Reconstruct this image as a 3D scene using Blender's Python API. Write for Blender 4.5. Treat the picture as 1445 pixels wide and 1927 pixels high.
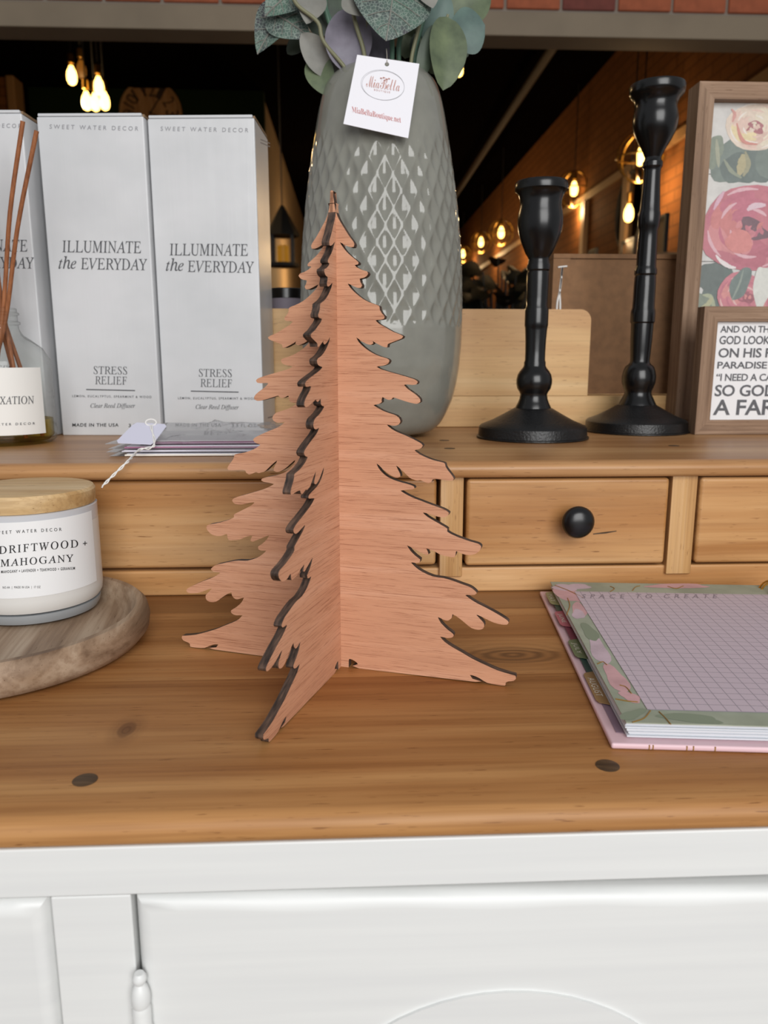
import bpy, bmesh, math, random
from mathutils import Vector, Matrix

for o in list(bpy.data.objects):
    bpy.data.objects.remove(o)
SC = bpy.context.scene
COL = SC.collection
random.seed(7)
PI = math.pi

# ---------------------------------------------------------------- camera
F, CX, CY = 1445.0, 722.5, 963.5            # focal length and centre in photo pixels
PITCH, YAW = math.radians(11.4), math.radians(2.6)
DESK = 0.76                                 # desktop height above the floor
EYE = DESK + 0.21                           # camera height


def ray(x, y):
    u, v = (x - CX) / F, (y - CY) / F
    Y = math.cos(PITCH) - v * math.sin(PITCH)
    Z = -math.sin(PITCH) - v * math.cos(PITCH)
    c, s = math.cos(YAW), math.sin(YAW)
    return Vector((u * c + Y * s, -u * s + Y * c, Z))


EYEP = Vector((0, 0, EYE))


def atY(x, y, Y):
    r = ray(x, y)
    return EYEP + r * (Y / r.y)


def atZ(x, y, z):
    r = ray(x, y)
    return EYEP + r * ((z - EYE) / r.z)


def plane(p, n):
    p, n = Vector(p), Vector(n).normalized()

    def hit(x, y):
        r = ray(x, y)
        return EYEP + r * ((p - EYEP).dot(n) / r.dot(n))
    return hit


def cylinder(cx, cy, rad):
    def hit(x, y):
        r = ray(x, y)
        a = r.x ** 2 + r.y ** 2
        b = -2 * (r.x * cx + r.y * cy)
        c = cx * cx + cy * cy - rad * rad
        d = b * b - 4 * a * c
        t = (-b - math.sqrt(max(d, 0))) / (2 * a)
        return EYEP + r * t
    return hit


cam = bpy.data.cameras.new('camera')
cam.sensor_fit = 'VERTICAL'
cam.sensor_height = 36.0
cam.sensor_width = 27.0
cam.lens = F / 1927 * 36.0
cam.clip_start = 0.02
cam.clip_end = 200
cam.dof.use_dof = True
cam.dof.focus_distance = 0.55
cam.dof.aperture_fstop = 11.0
camo = bpy.data.objects.new('camera', cam)
COL.objects.link(camo)
fw = ray(CX, CY).normalized()
rt = fw.cross(Vector((0, 0, 1))).normalized()
up = rt.cross(fw)
M = Matrix((rt, up, -fw)).transposed().to_4x4()
M.translation = EYEP
camo.matrix_world = M
SC.camera = camo

# ---------------------------------------------------------------- light
world = bpy.data.worlds.new('daylight')
SC.world = world
world.use_nodes = True
bg = world.node_tree.nodes['Background']
bg.inputs[0].default_value = (0.95, 0.97, 1.0, 1)
bg.inputs[1].default_value = 0.36
wl = bpy.data.lights.new('shop_window_daylight', 'AREA')
wl.shape = 'RECTANGLE'
wl.size, wl.size_y = 1.9, 1.8
wl.energy = 69
wl.color = (1.0, 0.995, 0.985)
wlo = bpy.data.objects.new('shop_window_daylight', wl)
COL.objects.link(wlo)
wlo.location = (0.45, -1.85, 1.80)
wlo.rotation_euler = (Vector((0.0, 0.75, 0.95)) - wlo.location).to_track_quat('-Z', 'Y').to_euler()
vs = SC.view_settings
vs.view_transform = 'Standard'
vs.look = 'None'
vs.gamma = 1.0
vs.exposure = 0.0
vs.use_curve_mapping = False
SC.cycles.use_denoising = True


# ---------------------------------------------------------------- materials
def lin(c):
    if isinstance(c, str):
        c = c.lstrip('#')
        c = tuple(int(c[i:i + 2], 16) / 255 for i in (0, 2, 4))
    return tuple((v / 12.92 if v <= 0.04045 else ((v + 0.055) / 1.055) ** 2.4) for v in c) + (1.0,)


class NT:
    def __init__(self, name):
        self.m = bpy.data.materials.new(name)
        self.m.use_nodes = True
        self.t = self.m.node_tree
        self.b = self.t.nodes['Principled BSDF']

    def n(self, typ, **kw):
        nd = self.t.nodes.new(typ)
        for k, v in kw.items():
            if k.startswith('i_'):
                nd.inputs[int(k[2:])].default_value = v
            else:
                setattr(nd, k, v)
        return nd

    def l(self, a, b):
        self.t.links.new(a, b)

    def ramp(self, src, stops):
        r = self.n('ShaderNodeValToRGB')
        el = r.color_ramp.elements
        while len(el) > 1:
            el.remove(el[-1])
        el[0].position, el[0].color = stops[0][0], stops[0][1]
        for p, c in stops[1:]:
            e = el.new(p)
            e.color = c
        self.l(src, r.inputs[0])
        return r.outputs[0]

    def mix(self, fac, a, b, mode='MIX'):
        x = self.n('ShaderNodeMix', data_type='RGBA', blend_type=mode)
        for sock, v in ((x.inputs[0], fac), (x.inputs[6], a), (x.inputs[7], b)):
            if hasattr(v, 'links'):
                self.l(v, sock)
            else:
                sock.default_value = v
        return x.outputs[2]

    def math(self, op, a, b=None, c=None):
        x = self.n('ShaderNodeMath', operation=op)
        for i, v in enumerate((a, b, c)):
            if v is None:
                continue
            if hasattr(v, 'links'):
                self.l(v, x.inputs[i])
            else:
                x.inputs[i].default_value = v
        return x.outputs[0]

    def coords(self, scale=(1, 1, 1), rnd=0.0, loc=(0, 0, 0)):
        tc = self.n('ShaderNodeTexCoord')
        src = tc.outputs['Object']
        if rnd:
            oi = self.n('ShaderNodeObjectInfo')
            k = self.math('MULTIPLY', oi.outputs['Random'], rnd)
            va = self.n('ShaderNodeVectorMath', operation='ADD')
            cb = self.n('ShaderNodeCombineXYZ')
            for i in range(3):
                self.l(k, cb.inputs[i])
            self.l(src, va.inputs[0])
            self.l(cb.outputs[0], va.inputs[1])
            src = va.outputs[0]
        mp = self.n('ShaderNodeMapping')
        mp.inputs['Scale'].default_value = scale
        mp.inputs['Location'].default_value = loc
        self.l(src, mp.inputs['Vector'])
        return mp.outputs[0]

    def noise(self, vec, scale=1.0, detail=3.0, rough=0.55, dist=0.0):
        x = self.n('ShaderNodeTexNoise')
        self.l(vec, x.inputs['Vector'])
        x.inputs['Scale'].default_value = scale
        x.inputs['Detail'].default_value = detail
        x.inputs['Roughness'].default_value = rough
        x.inputs['Distortion'].default_value = dist
        return x.outputs['Fac']

    def bump(self, h, strength=0.2, dist=0.001):
        x = self.n('ShaderNodeBump')
        x.inputs['Strength'].default_value = strength
        x.inputs['Distance'].default_value = dist
        self.l(h, x.inputs['Height'])
        self.l(x.outputs[0], self.b.inputs['Normal'])

    def color(self, c):
        s = self.b.inputs['Base Color']
        if hasattr(c, 'links'):
            self.l(c, s)
        else:
            s.default_value = lin(c) if not (isinstance(c, tuple) and len(c) == 4) else c

    def set(self, **kw):
        for k, v in kw.items():
            self.b.inputs[k.replace('_', ' ')].default_value = v
        return self


def plain(name, c, rough=0.5, metal=0.0, bump=None, mottled=0.0, spec=0.5, coat=0.0):
    t = NT(name)
    t.set(Roughness=rough, Metallic=metal)
    t.b.inputs['Specular IOR Level'].default_value = spec
    t.b.inputs['Coat Weight'].default_value = coat
    if mottled:
        v = t.coords()
        f = t.noise(v, mottled, 4)
        c1 = lin(c)
        c2 = tuple(x * 0.80 for x in c1[:3]) + (1,)
        t.color(t.ramp(f, [(0.3, c2), (0.62, c1)]))
    else:
        t.color(c)
    if bump:
        v = t.coords()
        t.bump(t.noise(v, bump[0], 3), bump[1], bump[2] if len(bump) > 2 else 0.001)
    return t.m


def wood(name, dark, mid, light, axis='x', grain=(1.6, 26), fine=260, rough=0.42, rnd=9.0, rings=0.5, knots=(), streak=0.35, spec=0.4, tone=0.08):
    """long streaky timber; axis = direction of the grain; knots = world points"""
    t = NT(name)
    t.set(Roughness=rough)
    t.b.inputs['Specular IOR Level'].default_value = spec
    ax = 'xyz'.index(axis)

    def sc(a, b):
        s = [b, b, b]
        s[ax] = a
        return tuple(s)
    v = t.coords(sc(grain[0], grain[1]), rnd)
    n1 = t.noise(v, 1.0, 4, 0.6, 0.6)
    v2 = t.coords(sc(7, fine), rnd)
    n2 = t.noise(v2, 1.0, 3, 0.6)
    v3 = t.coords(sc(0.7, 9), rnd)
    n3 = t.noise(v3, 1.0, 2, 0.5, 0.3)
    ring = t.math('SINE', t.math('MULTIPLY', n3, 46.0))
    f = t.math('ADD', n1, t.math('MULTIPLY', ring, 0.10 * rings))
    col = t.ramp(f, [(0.28, lin(dark)), (0.5, lin(mid)), (0.72, lin(light))])
    st = t.ramp(n2, [(0.36, (0.55, 0.47, 0.40, 1)), (0.56, (1, 1, 1, 1))])
    col = t.mix(streak, col, st, 'MULTIPLY')
    vf = t.coords(sc(60, 900), rnd)
    fl = t.ramp(t.noise(vf, 1.0, 2, 0.5), [(0.26, (0.35, 0.24, 0.15, 1)), (0.33, (1, 1, 1, 1))])
    col = t.mix(0.75, col, fl, 'MULTIPLY')
    vb = t.coords(sc(2.2, 7), rnd)
    bl_ = t.ramp(t.noise(vb, 1.0, 3, 0.6, 0.8), [(0.35, (0.80, 0.74, 0.66, 1)), (0.60, (1, 1, 1, 1))])
    col = t.mix(0.75, col, bl_, 'MULTIPLY')
    oi = t.n('ShaderNodeObjectInfo')
    hs = t.n('ShaderNodeHueSaturation')
    t.l(t.math('MULTIPLY_ADD', oi.outputs['Random'], 2 * tone, 1 - tone), hs.inputs['Value'])
    t.l(col, hs.inputs['Color'])
    col = hs.outputs['Color']
    for (kx, ky, rx, ry, kcol) in knots:
        tc = t.n('ShaderNodeTexCoord')
        mp = t.n('ShaderNodeMapping')
        mp.inputs['Scale'].default_value = (1 / rx, 1 / ry, 0)
        mp.inputs['Location'].default_value = (-kx / rx, -ky / ry, 0)
        t.l(tc.outputs['Object'], mp.inputs['Vector'])
        ln = t.n('ShaderNodeVectorMath', operation='LENGTH')
        t.l(mp.outputs[0], ln.inputs[0])
        d = t.math('ADD', ln.outputs['Value'], t.math('MULTIPLY', t.math('SUBTRACT', n1, 0.5), 0.9))
        halo = t.ramp(d, [(0.0, (1, 1, 1, 1)), (0.35, (0.9, 0.9, 0.9, 1)), (0.5, (0.35, 0.35, 0.35, 1)), (1.0, (0, 0, 0, 1))])
        rg = t.math('SINE', t.math('MULTIPLY', d, 34.0))
        hf = t.math('MULTIPLY', halo, t.math('MULTIPLY_ADD', rg, 0.30 if rx > 0.03 else 0.08, 0.70))
        col = t.mix(hf, col, lin(kcol))
    t.color(col)
    t.bump(n2, 0.12, 0.0006)
    return t.m


def emit(name, c, s):
    t = NT(name)
    t.color((0.02, 0.015, 0.01))
    t.b.inputs['Emission Color'].default_value = lin(c)
    t.b.inputs['Emission Strength'].default_value = s
    return t.m


def clear(name, tint=(1, 1, 1), rough=0.02, gloss=1.0, body=0.0, edge=0.5):
    """thin clear sheet: see-through straight on, mirror at the edges"""
    t = NT(name)
    out = t.t.nodes['Material Output']
    tr = t.n('ShaderNodeBsdfTransparent')
    lw = t.n('ShaderNodeLayerWeight')
    lw.inputs[0].default_value = 0.5
    t.l(t.mix(t.math('POWER', lw.outputs['Facing'], 3.0), tint + (1,), tuple(v * edge for v in tint) + (1,)), tr.inputs[0])
    gl = t.n('ShaderNodeBsdfGlossy')
    gl.inputs['Roughness'].default_value = rough
    fr = t.n('ShaderNodeLayerWeight')
    fr.inputs[0].default_value = 0.5
    fz = t.math('POWER', fr.outputs['Facing'], 4.0)
    k = t.math('MULTIPLY', t.math('MULTIPLY_ADD', fz, 0.55, 0.035), gloss)
    mx = t.n('ShaderNodeMixShader')
    t.l(k, mx.inputs[0])
    t.l(tr.outputs[0], mx.inputs[1])
    t.l(gl.outputs[0], mx.inputs[2])
    last = mx.outputs[0]
    if body:
        df = t.n('ShaderNodeBsdfDiffuse')
        df.inputs[0].default_value = (0.8, 0.8, 0.82, 1)
        m2 = t.n('ShaderNodeMixShader')
        m2.inputs[0].default_value = body
        t.l(last, m2.inputs[1])
        t.l(df.outputs[0], m2.inputs[2])
        last = m2.outputs[0]
    t.l(last, out.inputs['Surface'])
    return t.m


def vcolmat(name, rough=0.7):
    t = NT(name)
    t.set(Roughness=rough)
    a = t.n('ShaderNodeVertexColor', layer_name='paint')
    v = t.coords((300, 300, 300))
    n = t.noise(v, 1.0, 3)
    c = t.mix(0.18, a.outputs[0], t.ramp(n, [(0.3, (0.6, 0.6, 0.6, 1)), (0.7, (1, 1, 1, 1))]), 'MULTIPLY')
    t.color(c)
    return t.m


MT = {}
# ---------------------------------------------------------------- mesh helpers
OFF = {}                                     # empties' positions


def tag(o, label=None, cat=None, group=None, kind=None):
    if label:
        o['label'] = label
    if cat:
        o['category'] = cat
    if group:
        o['group'] = group
    if kind:
        o['kind'] = kind
    return o


def thing(name, label, cat, loc, group=None):
    o = bpy.data.objects.new(name, None)
    o.empty_display_size = 0.02
    o.location = loc
    COL.objects.link(o)
    OFF[o.name] = Vector(loc)
    return tag(o, label, cat, group)


def adopt(o, parent):
    if parent is not None:
        o.parent = parent
        if parent.name in OFF:
            o.matrix_parent_inverse = Matrix.Translation(-OFF[parent.name])
    return o


def link(name, me, mat, parent=None, smooth=None):
    o = bpy.data.objects.new(name, me)
    COL.objects.link(o)
    if mat is not None:
        for m in (mat if isinstance(mat, (list, tuple)) else [mat]):
            me.materials.append(m)
    if smooth is not None:
        me.shade_smooth()
        me.set_sharp_from_angle(angle=math.radians(smooth))
    return adopt(o, parent)


def mesh(name, verts, faces, mat, parent=None, smooth=None):
    me = bpy.data.meshes.new(name)
    me.from_pydata([tuple(v) for v in verts], [], faces)
    me.update()
    return link(name, me, mat, parent, smooth)


def box_mesh(name, a, b, bev=0.0, seg=2):
    bm = bmesh.new()
    x0, y0, z0 = a
    x1, y1, z1 = b
    vs_ = [bm.verts.new(p) for p in ((x0, y0, z0), (x1, y0, z0), (x1, y1, z0), (x0, y1, z0), (x0, y0, z1), (x1, y0, z1), (x1, y1, z1), (x0, y1, z1))]
    for f in ((0, 3, 2, 1), (4, 5, 6, 7), (0, 1, 5, 4), (1, 2, 6, 5), (2, 3, 7, 6), (3, 0, 4, 7)):
        bm.faces.new([vs_[i] for i in f])
    if bev:
        bmesh.ops.bevel(bm, geom=list(bm.edges), offset=bev, segments=seg, profile=0.5, affect='EDGES')
    me = bpy.data.meshes.new(name)
    bm.to_mesh(me)
    bm.free()
    return me


def box(name, a, b, mat, parent=None, bev=0.0, seg=2):
    a, b = [min(p, q) for p, q in zip(a, b)], [max(p, q) for p, q in zip(a, b)]
    o = link(name, box_mesh(name, a, b, bev, seg), mat, parent, 60 if bev else None)
    if bev:
        o.modifiers.new('face_weighted_normals', 'WEIGHTED_NORMAL').keep_sharp = True
    return o


def xf(o, mtx):
    """bake a transform into a mesh object"""
    o.data.transform(mtx)
    return o


def lathe_data(prof, c, n=48, cap0=True, cap1=True):
    V, Fc = [], []
    cx, cy, cz = c
    for r, z in prof:
        for i in range(n):
            a = 2 * PI * i / n
            V.append((cx + r * math.cos(a), cy + r * math.sin(a), cz + z))
    for j in range(len(prof) - 1):
        for i in range(n):
            k = (i + 1) % n
            Fc.append((j * n + i, j * n + k, (j + 1) * n + k, (j + 1) * n + i))
    if cap0:
        Fc.append(tuple(reversed(range(n))))
    if cap1:
        b0 = (len(prof) - 1) * n
        Fc.append(tuple(range(b0, b0 + n)))
    return V, Fc


def lathe(name, prof, c, mat, parent=None, n=48, cap0=True, cap1=True, smooth=32):
    V, Fc = lathe_data(prof, c, n, cap0, cap1)
    return mesh(name, V, Fc, mat, parent, smooth)


def tube_data(pts, rad, n=8, closed=False):
    pts = [Vector(p) for p in pts]
    V, Fc = [], []
    m = len(pts)
    prev = None
    for i, p in enumerate(pts):
        if closed:
            d = pts[(i + 1) % m] - pts[i - 1]
        else:
            d = pts[min(i + 1, m - 1)] - pts[max(i - 1, 0)]
        d.normalize()
        ref = prev if prev is not None else (Vector((0, 0, 1)) if abs(d.z) < 0.9 else Vector((1, 0, 0)))
        s = ref - d * ref.dot(d)
        if s.length < 1e-6:
            s = d.orthogonal()
        s.normalize()
        prev = s
        t = d.cross(s)
        r = rad[i] if isinstance(rad, (list, tuple)) else rad
        for k in range(n):
            a = 2 * PI * k / n
            V.append(p + s * (r * math.cos(a)) + t * (r * math.sin(a)))
    rng = m if closed else m - 1
    for i in range(rng):
        j = (i + 1) % m
        for k in range(n):
            q = (k + 1) % n
            Fc.append((i * n + k, i * n + q, j * n + q, j * n + k))
    if not closed:
        Fc.append(tuple(reversed(range(n))))
        Fc.append(tuple(range((m - 1) * n, m * n)))
    return V, Fc


def tube(name, pts, rad, mat, parent=None, n=8, closed=False):
    V, Fc = tube_data(pts, rad, n, closed)
    return mesh(name, V, Fc, mat, parent, 50)


def curve(pts, k=6):
    """Catmull-Rom through 3-D (or 2-D) points"""
    P = [Vector(p) for p in pts]
    P = [P[0] * 2 - P[1]] + P + [P[-1] * 2 - P[-2]]
    out = []
    for i in range(1, len(P) - 2):
        a, b, c, d = P[i - 1:i + 3]
        for j in range(k):
            t = j / k
            out.append(0.5 * ((2 * b) + (c - a) * t + (2 * a - 5 * b + 4 * c - d) * t * t + (3 * b - a - 3 * c + d) * t ** 3))
    out.append(P[-2])
    return out


def slab(name, poly, y0, y1, mat, parent=None, edge_mat=None):
    """a flat outline in local x,z given thickness along y; rim takes edge_mat"""
    bm = bmesh.new()
    fv = [bm.verts.new((p[0], y0, p[1])) for p in poly]
    bv = [bm.verts.new((p[0], y1, p[1])) for p in poly]
    n = len(poly)
    ff = bm.faces.new(fv)
    fb = bm.faces.new(list(reversed(bv)))
    for i in range(n):
        j = (i + 1) % n
        f = bm.faces.new((fv[j], fv[i], bv[i], bv[j]))
        f.material_index = 1 if edge_mat else 0
    bmesh.ops.recalc_face_normals(bm, faces=bm.faces)
    bmesh.ops.triangulate(bm, faces=[ff, fb], ngon_method='BEAUTY')
    me = bpy.data.meshes.new(name)
    bm.to_mesh(me)
    bm.free()
    return link(name, me, [mat, edge_mat] if edge_mat else mat, parent)


# ---- lettering
def serif(s, italic=True):
    out = ''
    for ch in s:
        if 'A' <= ch <= 'Z':
            out += chr(0x1D434 + ord(ch) - 65)
        elif ch == 'h':
            out += '\u210e'
        elif 'a' <= ch <= 'z':
            out += chr(0x1D44E + ord(ch) - 97)
        else:
            out += ch
    return out


def script(s):
    return ''.join(chr(0x1D4D0 + ord(c) - 65) if 'A' <= c <= 'Z' else chr(0x1D4EA + ord(c) - 97) if 'a' <= c <= 'z' else c for c in s)


def boldserif(s):
    return ''.join(chr(0x1D400 + ord(c) - 65) if 'A' <= c <= 'Z' else chr(0x1D41A + ord(c) - 97) if 'a' <= c <= 'z' else c for c in s)


def glyphs(body, style, spacing=1.0, fat=0.0):
    c = bpy.data.curves.new('t', 'FONT')
    sh = 0.0
    if style == 'serif':
        body, sh = serif(body), -0.27
    elif style == 'italic':
        body = serif(body)
    elif style == 'script':
        body = script(body)
    elif style == 'slab':
        body = boldserif(body)
    c.body = body
    c.size = 1.0
    c.space_character = spacing
    c.offset = fat
    c.resolution_u = 3
    o = bpy.data.objects.new('t', c)
    COL.objects.link(o)
    dg = bpy.context.evaluated_depsgraph_get()
    me = bpy.data.meshes.new_from_object(o.evaluated_get(dg))
    V = [(v.co.x + sh * v.co.y, v.co.y) for v in me.vertices]
    Fc = [tuple(p.vertices) for p in me.polygons]
    bpy.data.objects.remove(o)
    bpy.data.curves.remove(c)
    bpy.data.meshes.remove(me)
    x0, x1 = min(v[0] for v in V), max(v[0] for v in V)
    y0, y1 = min(v[1] for v in V), max(v[1] for v in V)
    return [((x - x0) / (x1 - x0), (y - y0) / (y1 - y0)) for x, y in V], Fc


def lettering(body, bl, br, h, hit, mat, parent, style='sans', lean=0.0, spacing=1.0, fat=0.0, lift=0.0004, name='lettering'):
    """print a line: bl, br = photo pixels of its lower corners, h its height in pixels, laid on the surface hit()"""
    G, Fc = glyphs(body, style, spacing, fat)
    V = []
    for s, t in G:
        x = bl[0] + (br[0] - bl[0]) * s + lean * t * h
        y = bl[1] + (br[1] - bl[1]) * s - t * h
        p = hit(x, y)
        V.append(p + (EYEP - p).normalized() * lift)
    return mesh(name, V, Fc, mat, parent)


def decal(name, px, hit, mat, parent, lift=0.0003):
    V = []
    for x, y in px:
        p = hit(x, y)
        V.append(p + (EYEP - p).normalized() * lift)
    bm = bmesh.new()
    f = bm.faces.new([bm.verts.new(v) for v in V])
    bmesh.ops.triangulate(bm, faces=[f])
    me = bpy.data.meshes.new(name)
    bm.to_mesh(me)
    bm.free()
    return link(name, me, mat, parent)


# ---------------------------------------------------------------- material set
KN = []
for px, rx, ry, kc in (((237, 1375), 0.013, 0.024, '#43200c'), ((965, 1232), 0.070, 0.036, '#634021')):
    p = atZ(px[0], px[1], DESK)
    KN.append((p.x, p.y, rx, ry, kc))
MT['pine_top'] = wood('honey_pine_desktop', '#8b5a2e', '#a27142', '#b88a58', 'x', (1.3, 20), 330, 0.46, 9, 0.5, KN, 0.34, 0.32, 0.16)
MT['pine'] = wood('honey_pine', '#b07c48', '#c99a66', '#d8b183', 'x', (1.4, 24), 300, 0.40, 9, 0.55, (), 0.25)
MT['pine_v'] = wood('honey_pine_upright', '#b4834f', '#c79b65', '#d7b083', 'z', (1.4, 60), 500, 0.40, 9, 0.6, (), 0.35)
MT['pine_crest'] = wood('pale_pine', '#bb8c5a', '#cfa671', '#dbb987', 'x', (1.2, 16), 260, 0.45, 9, 0.4, (), 0.2)
MT['pine_shelf'] = wood('shelf_pine', '#97693f', '#b38254', '#c79b6b', 'x', (1.2, 24), 300, 0.38, 9, 0.4, (), 0.28)
MT['plug'] = wood('dark_end_grain', '#3d2c1c', '#55402a', '#67503a', 'x', (60, 160), 400, 0.5, 9, 0.2, (), 0.3)
t = NT('brushed_white_paint')
t.set(Roughness=0.42)
v = t.coords((3, 60, 90), 5)
n = t.noise(v, 1.0, 3)
t.color(t.ramp(n, [(0.3, lin('#d8d9d8')), (0.7, lin('#dfe0de'))]))
v = t.coords((14, 14, 26), 5)
t.bump(t.noise(v, 1.0, 2), 0.25, 0.0012)
MT['white'] = t.m

t = NT('reddish_laser_cut_plywood')
t.set(Roughness=0.62)
t.b.inputs['Specular IOR Level'].default_value = 0.25
v = t.coords((4, 4, 60), 7)
n1 = t.noise(v, 1.0, 4, 0.6, 0.7)
v = t.coords((30, 30, 1700), 7)
n2 = t.noise(v, 1.0, 3, 0.7, 0.9)
c1 = t.ramp(n1, [(0.3, lin('#bb886b')), (0.5, lin('#c69273')), (0.72, lin('#d09f82'))])
c2 = t.ramp(n2, [(0.37, (0.42, 0.29, 0.24, 1)), (0.46, (1, 1, 1, 1))])
t.color(t.mix(0.60, c1, c2, 'MULTIPLY'))
t.bump(n2, 0.15, 0.0004)
MT['ply'] = t.m
t = NT('laser_charred_edge')
t.set(Roughness=0.55)
v = t.coords((30, 500, 160))
n = t.noise(v, 1.0, 3)
t.color(t.ramp(n, [(0.35, lin('#241a15')), (0.55, lin('#4a382e')), (0.8, lin('#6e5444'))]))
MT['char'] = t.m

t = NT('glossy_grey_ceramic')
t.set(Roughness=0.10)
t.b.inputs['IOR'].default_value = 1.52
v = t.coords()
n = t.noise(v, 35, 3)
t.color(t.ramp(n, [(0.3, lin('#7c7c74')), (0.7, lin('#87877e'))]))
MT['ceramic'] = t.m
MT['black_paint'] = plain('satin_black_paint', '#0d0d0e', 0.24)
MT['black_cast'] = plain('pebbled_black_paint', '#101011', 0.36, bump=(420, 0.55, 0.0009))
MT['knob'] = plain('black_metal_knob', '#0e0e10', 0.28)
MT['ink'] = plain('dark_grey_print', '#4c4d51', 0.6)
MT['ink_black'] = plain('black_print', '#17171a', 0.6)
MT['ink_pale'] = plain('pale_grey_print', '#8d8d92', 0.5)
MT['ink_copper'] = plain('copper_print', '#b9857a', 0.5)
MT['ink_red'] = plain('rose_red_print', '#bc625c', 0.6)
t = NT('white_coated_cardboard')
t.set(Roughness=0.30)
v = t.coords((260, 30, 8))
n = t.noise(v, 1.0, 3)
v2 = t.coords((10, 10, 14), 5)
n2 = t.noise(v2, 1.0, 3)
t.color(t.ramp(n2, [(0.3, lin('#c9cbcd')), (0.7, lin('#d6d7d9'))]))
v3 = t.coords((55, 20, 2.2), 5)
n3 = t.noise(v3, 1.0, 2, 0.5, 1.0)
t.bump(t.math('ADD', t.math('MULTIPLY', n, 0.15), t.math('ADD', t.math('MULTIPLY', n3, 0.55), t.math('MULTIPLY', n2, 1.8))), 0.32, 0.0014)
MT['carton'] = t.m
MT['kraft'] = plain('brown_cardboard_edge', '#8a6f52', 0.8)
MT['paper'] = plain('white_card', '#e9e8ee', 0.6)
MT['label'] = plain('off_white_label', '#e9e7e2', 0.55)
MT['jar_label'] = plain('matte_white_label', '#e8e8e8', 0.6)
MT['wax'] = plain('milky_wax', '#d9d7d3', 0.35, coat=0.0)
MT['glass'] = clear('clear_glass', (0.97, 0.98, 0.97), 0.02, 0.9)
MT['jar_glass'] = clear('jar_glass', (0.98, 0.98, 0.99), 0.03, 0.9)
MT['oil'] = clear('amber_oil', (0.93, 0.80, 0.36), 0.05, 0.4)
MT['film'] = clear('crinkled_cellophane', (0.97, 0.97, 0.98), 0.06, 1.5, 0.10)
MT['reed'] = wood('brown_reed', '#7d4a2a', '#955c37', '#a86c43', 'z', (3, 300), 800, 0.6, 3, 0.2)
MT['lid'] = wood('pale_lid_wood', '#c7a06c', '#d8b684', '#e2c497', 'x', (2, 70), 300, 0.5, 3, 1.2)
MT['tray'] = wood('whitewashed_mango_wood', '#7c6450', '#a58d76', '#bfab96', 'y', (3, 46), 260, 0.6, 0, 0.9, (), 0.45)
MT['frame_wood'] = wood('walnut_stained_frame', '#7d6350', '#967a63', '#a88c75', 'z', (6, 130), 420, 0.65, 5, 0.3, (), 0.5)
MT['frame_wood_h'] = wood('walnut_stained_rail', '#7d6350', '#967a63', '#a88c75', 'x', (6, 130), 420, 0.65, 5, 0.3, (), 0.5)
MT['hardboard'] = plain('brown_hardboard', '#8a6544', 0.8, mottled=90)
MT['canvas'] = plain('white_painted_boards', '#d8d6d2', 0.7, mottled=40)
MT['gold'] = plain('gold_wire', '#c9a04c', 0.22, 1.0)
MT['twine'] = plain('white_cotton_string', '#e6e4e0', 0.9)
MT['brick'] = plain('orange_red_brick', '#b0603f', 0.85, mottled=22, bump=(160, 0.4, 0.002))
MT['brick_dark'] = plain('plum_brick', '#7d4238', 0.85, mottled=22, bump=(160, 0.4, 0.002))
MT['mortar'] = plain('grey_mortar', '#9a8f82', 0.9)
MT['beam'] = plain('taupe_painted_lintel', '#90806a', 0.6, mottled=3)
MT['dark_steel'] = plain('dark_steel', '#241f1c', 0.5)
MT['green_wall'] = plain('dark_green_paint', '#10200e', 0.8, spec=0.1)
MT['black_wall'] = plain('near_black_paint', '#120e0c', 0.9, spec=0.0)
MT['ceil'] = plain('dark_ceiling', '#0a0706', 0.9, spec=0.0)
MT['beige_wall'] = plain('beige_plaster', '#8a7862', 0.8, mottled=2, spec=0.1)
MT['trim'] = plain('tan_trim', '#8f6f4a', 0.6)
MT['brass'] = plain('aged_brass', '#8a6a35', 0.35, 1.0)
MT['black'] = plain('matte_black', '#0c0b0a', 0.6)
MT['bulb'] = emit('glowing_filament_bulb', '#ffc766', 7.0)
MT['bulb_dim'] = emit('unlit_bulb_added_glow', '#b06a20', 0.5)  # bulb is off; faint amber glow put into its material
MT['lamp_glow'] = emit('dim_amber_flame', '#c8871e', 0.45)
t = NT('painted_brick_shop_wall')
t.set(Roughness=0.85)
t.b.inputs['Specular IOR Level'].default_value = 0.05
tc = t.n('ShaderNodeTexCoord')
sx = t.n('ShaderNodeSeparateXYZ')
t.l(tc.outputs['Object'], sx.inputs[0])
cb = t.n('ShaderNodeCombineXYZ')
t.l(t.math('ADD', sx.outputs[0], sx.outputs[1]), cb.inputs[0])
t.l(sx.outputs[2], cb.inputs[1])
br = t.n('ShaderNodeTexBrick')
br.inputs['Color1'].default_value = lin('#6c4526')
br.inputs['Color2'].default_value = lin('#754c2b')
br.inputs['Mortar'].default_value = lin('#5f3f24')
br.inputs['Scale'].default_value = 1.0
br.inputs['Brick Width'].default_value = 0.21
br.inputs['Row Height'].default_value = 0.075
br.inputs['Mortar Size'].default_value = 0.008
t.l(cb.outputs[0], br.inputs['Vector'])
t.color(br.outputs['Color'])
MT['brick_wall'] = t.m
MT['floor'] = wood('worn_floorboards', '#4a3524', '#5e4530', '#70543c', 'y', (0.8, 9), 60, 0.55, 0, 0.4)

# ================================================================ the setting
YB = 3.10                                   # front face of the brick wall with the wide opening
WR, WL = 2.10, -4.2                         # side walls of the shop behind
ZC = EYE + 2.33                             # shop ceiling


def struct(o):
    o['kind'] = 'structure'
    return o


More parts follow.
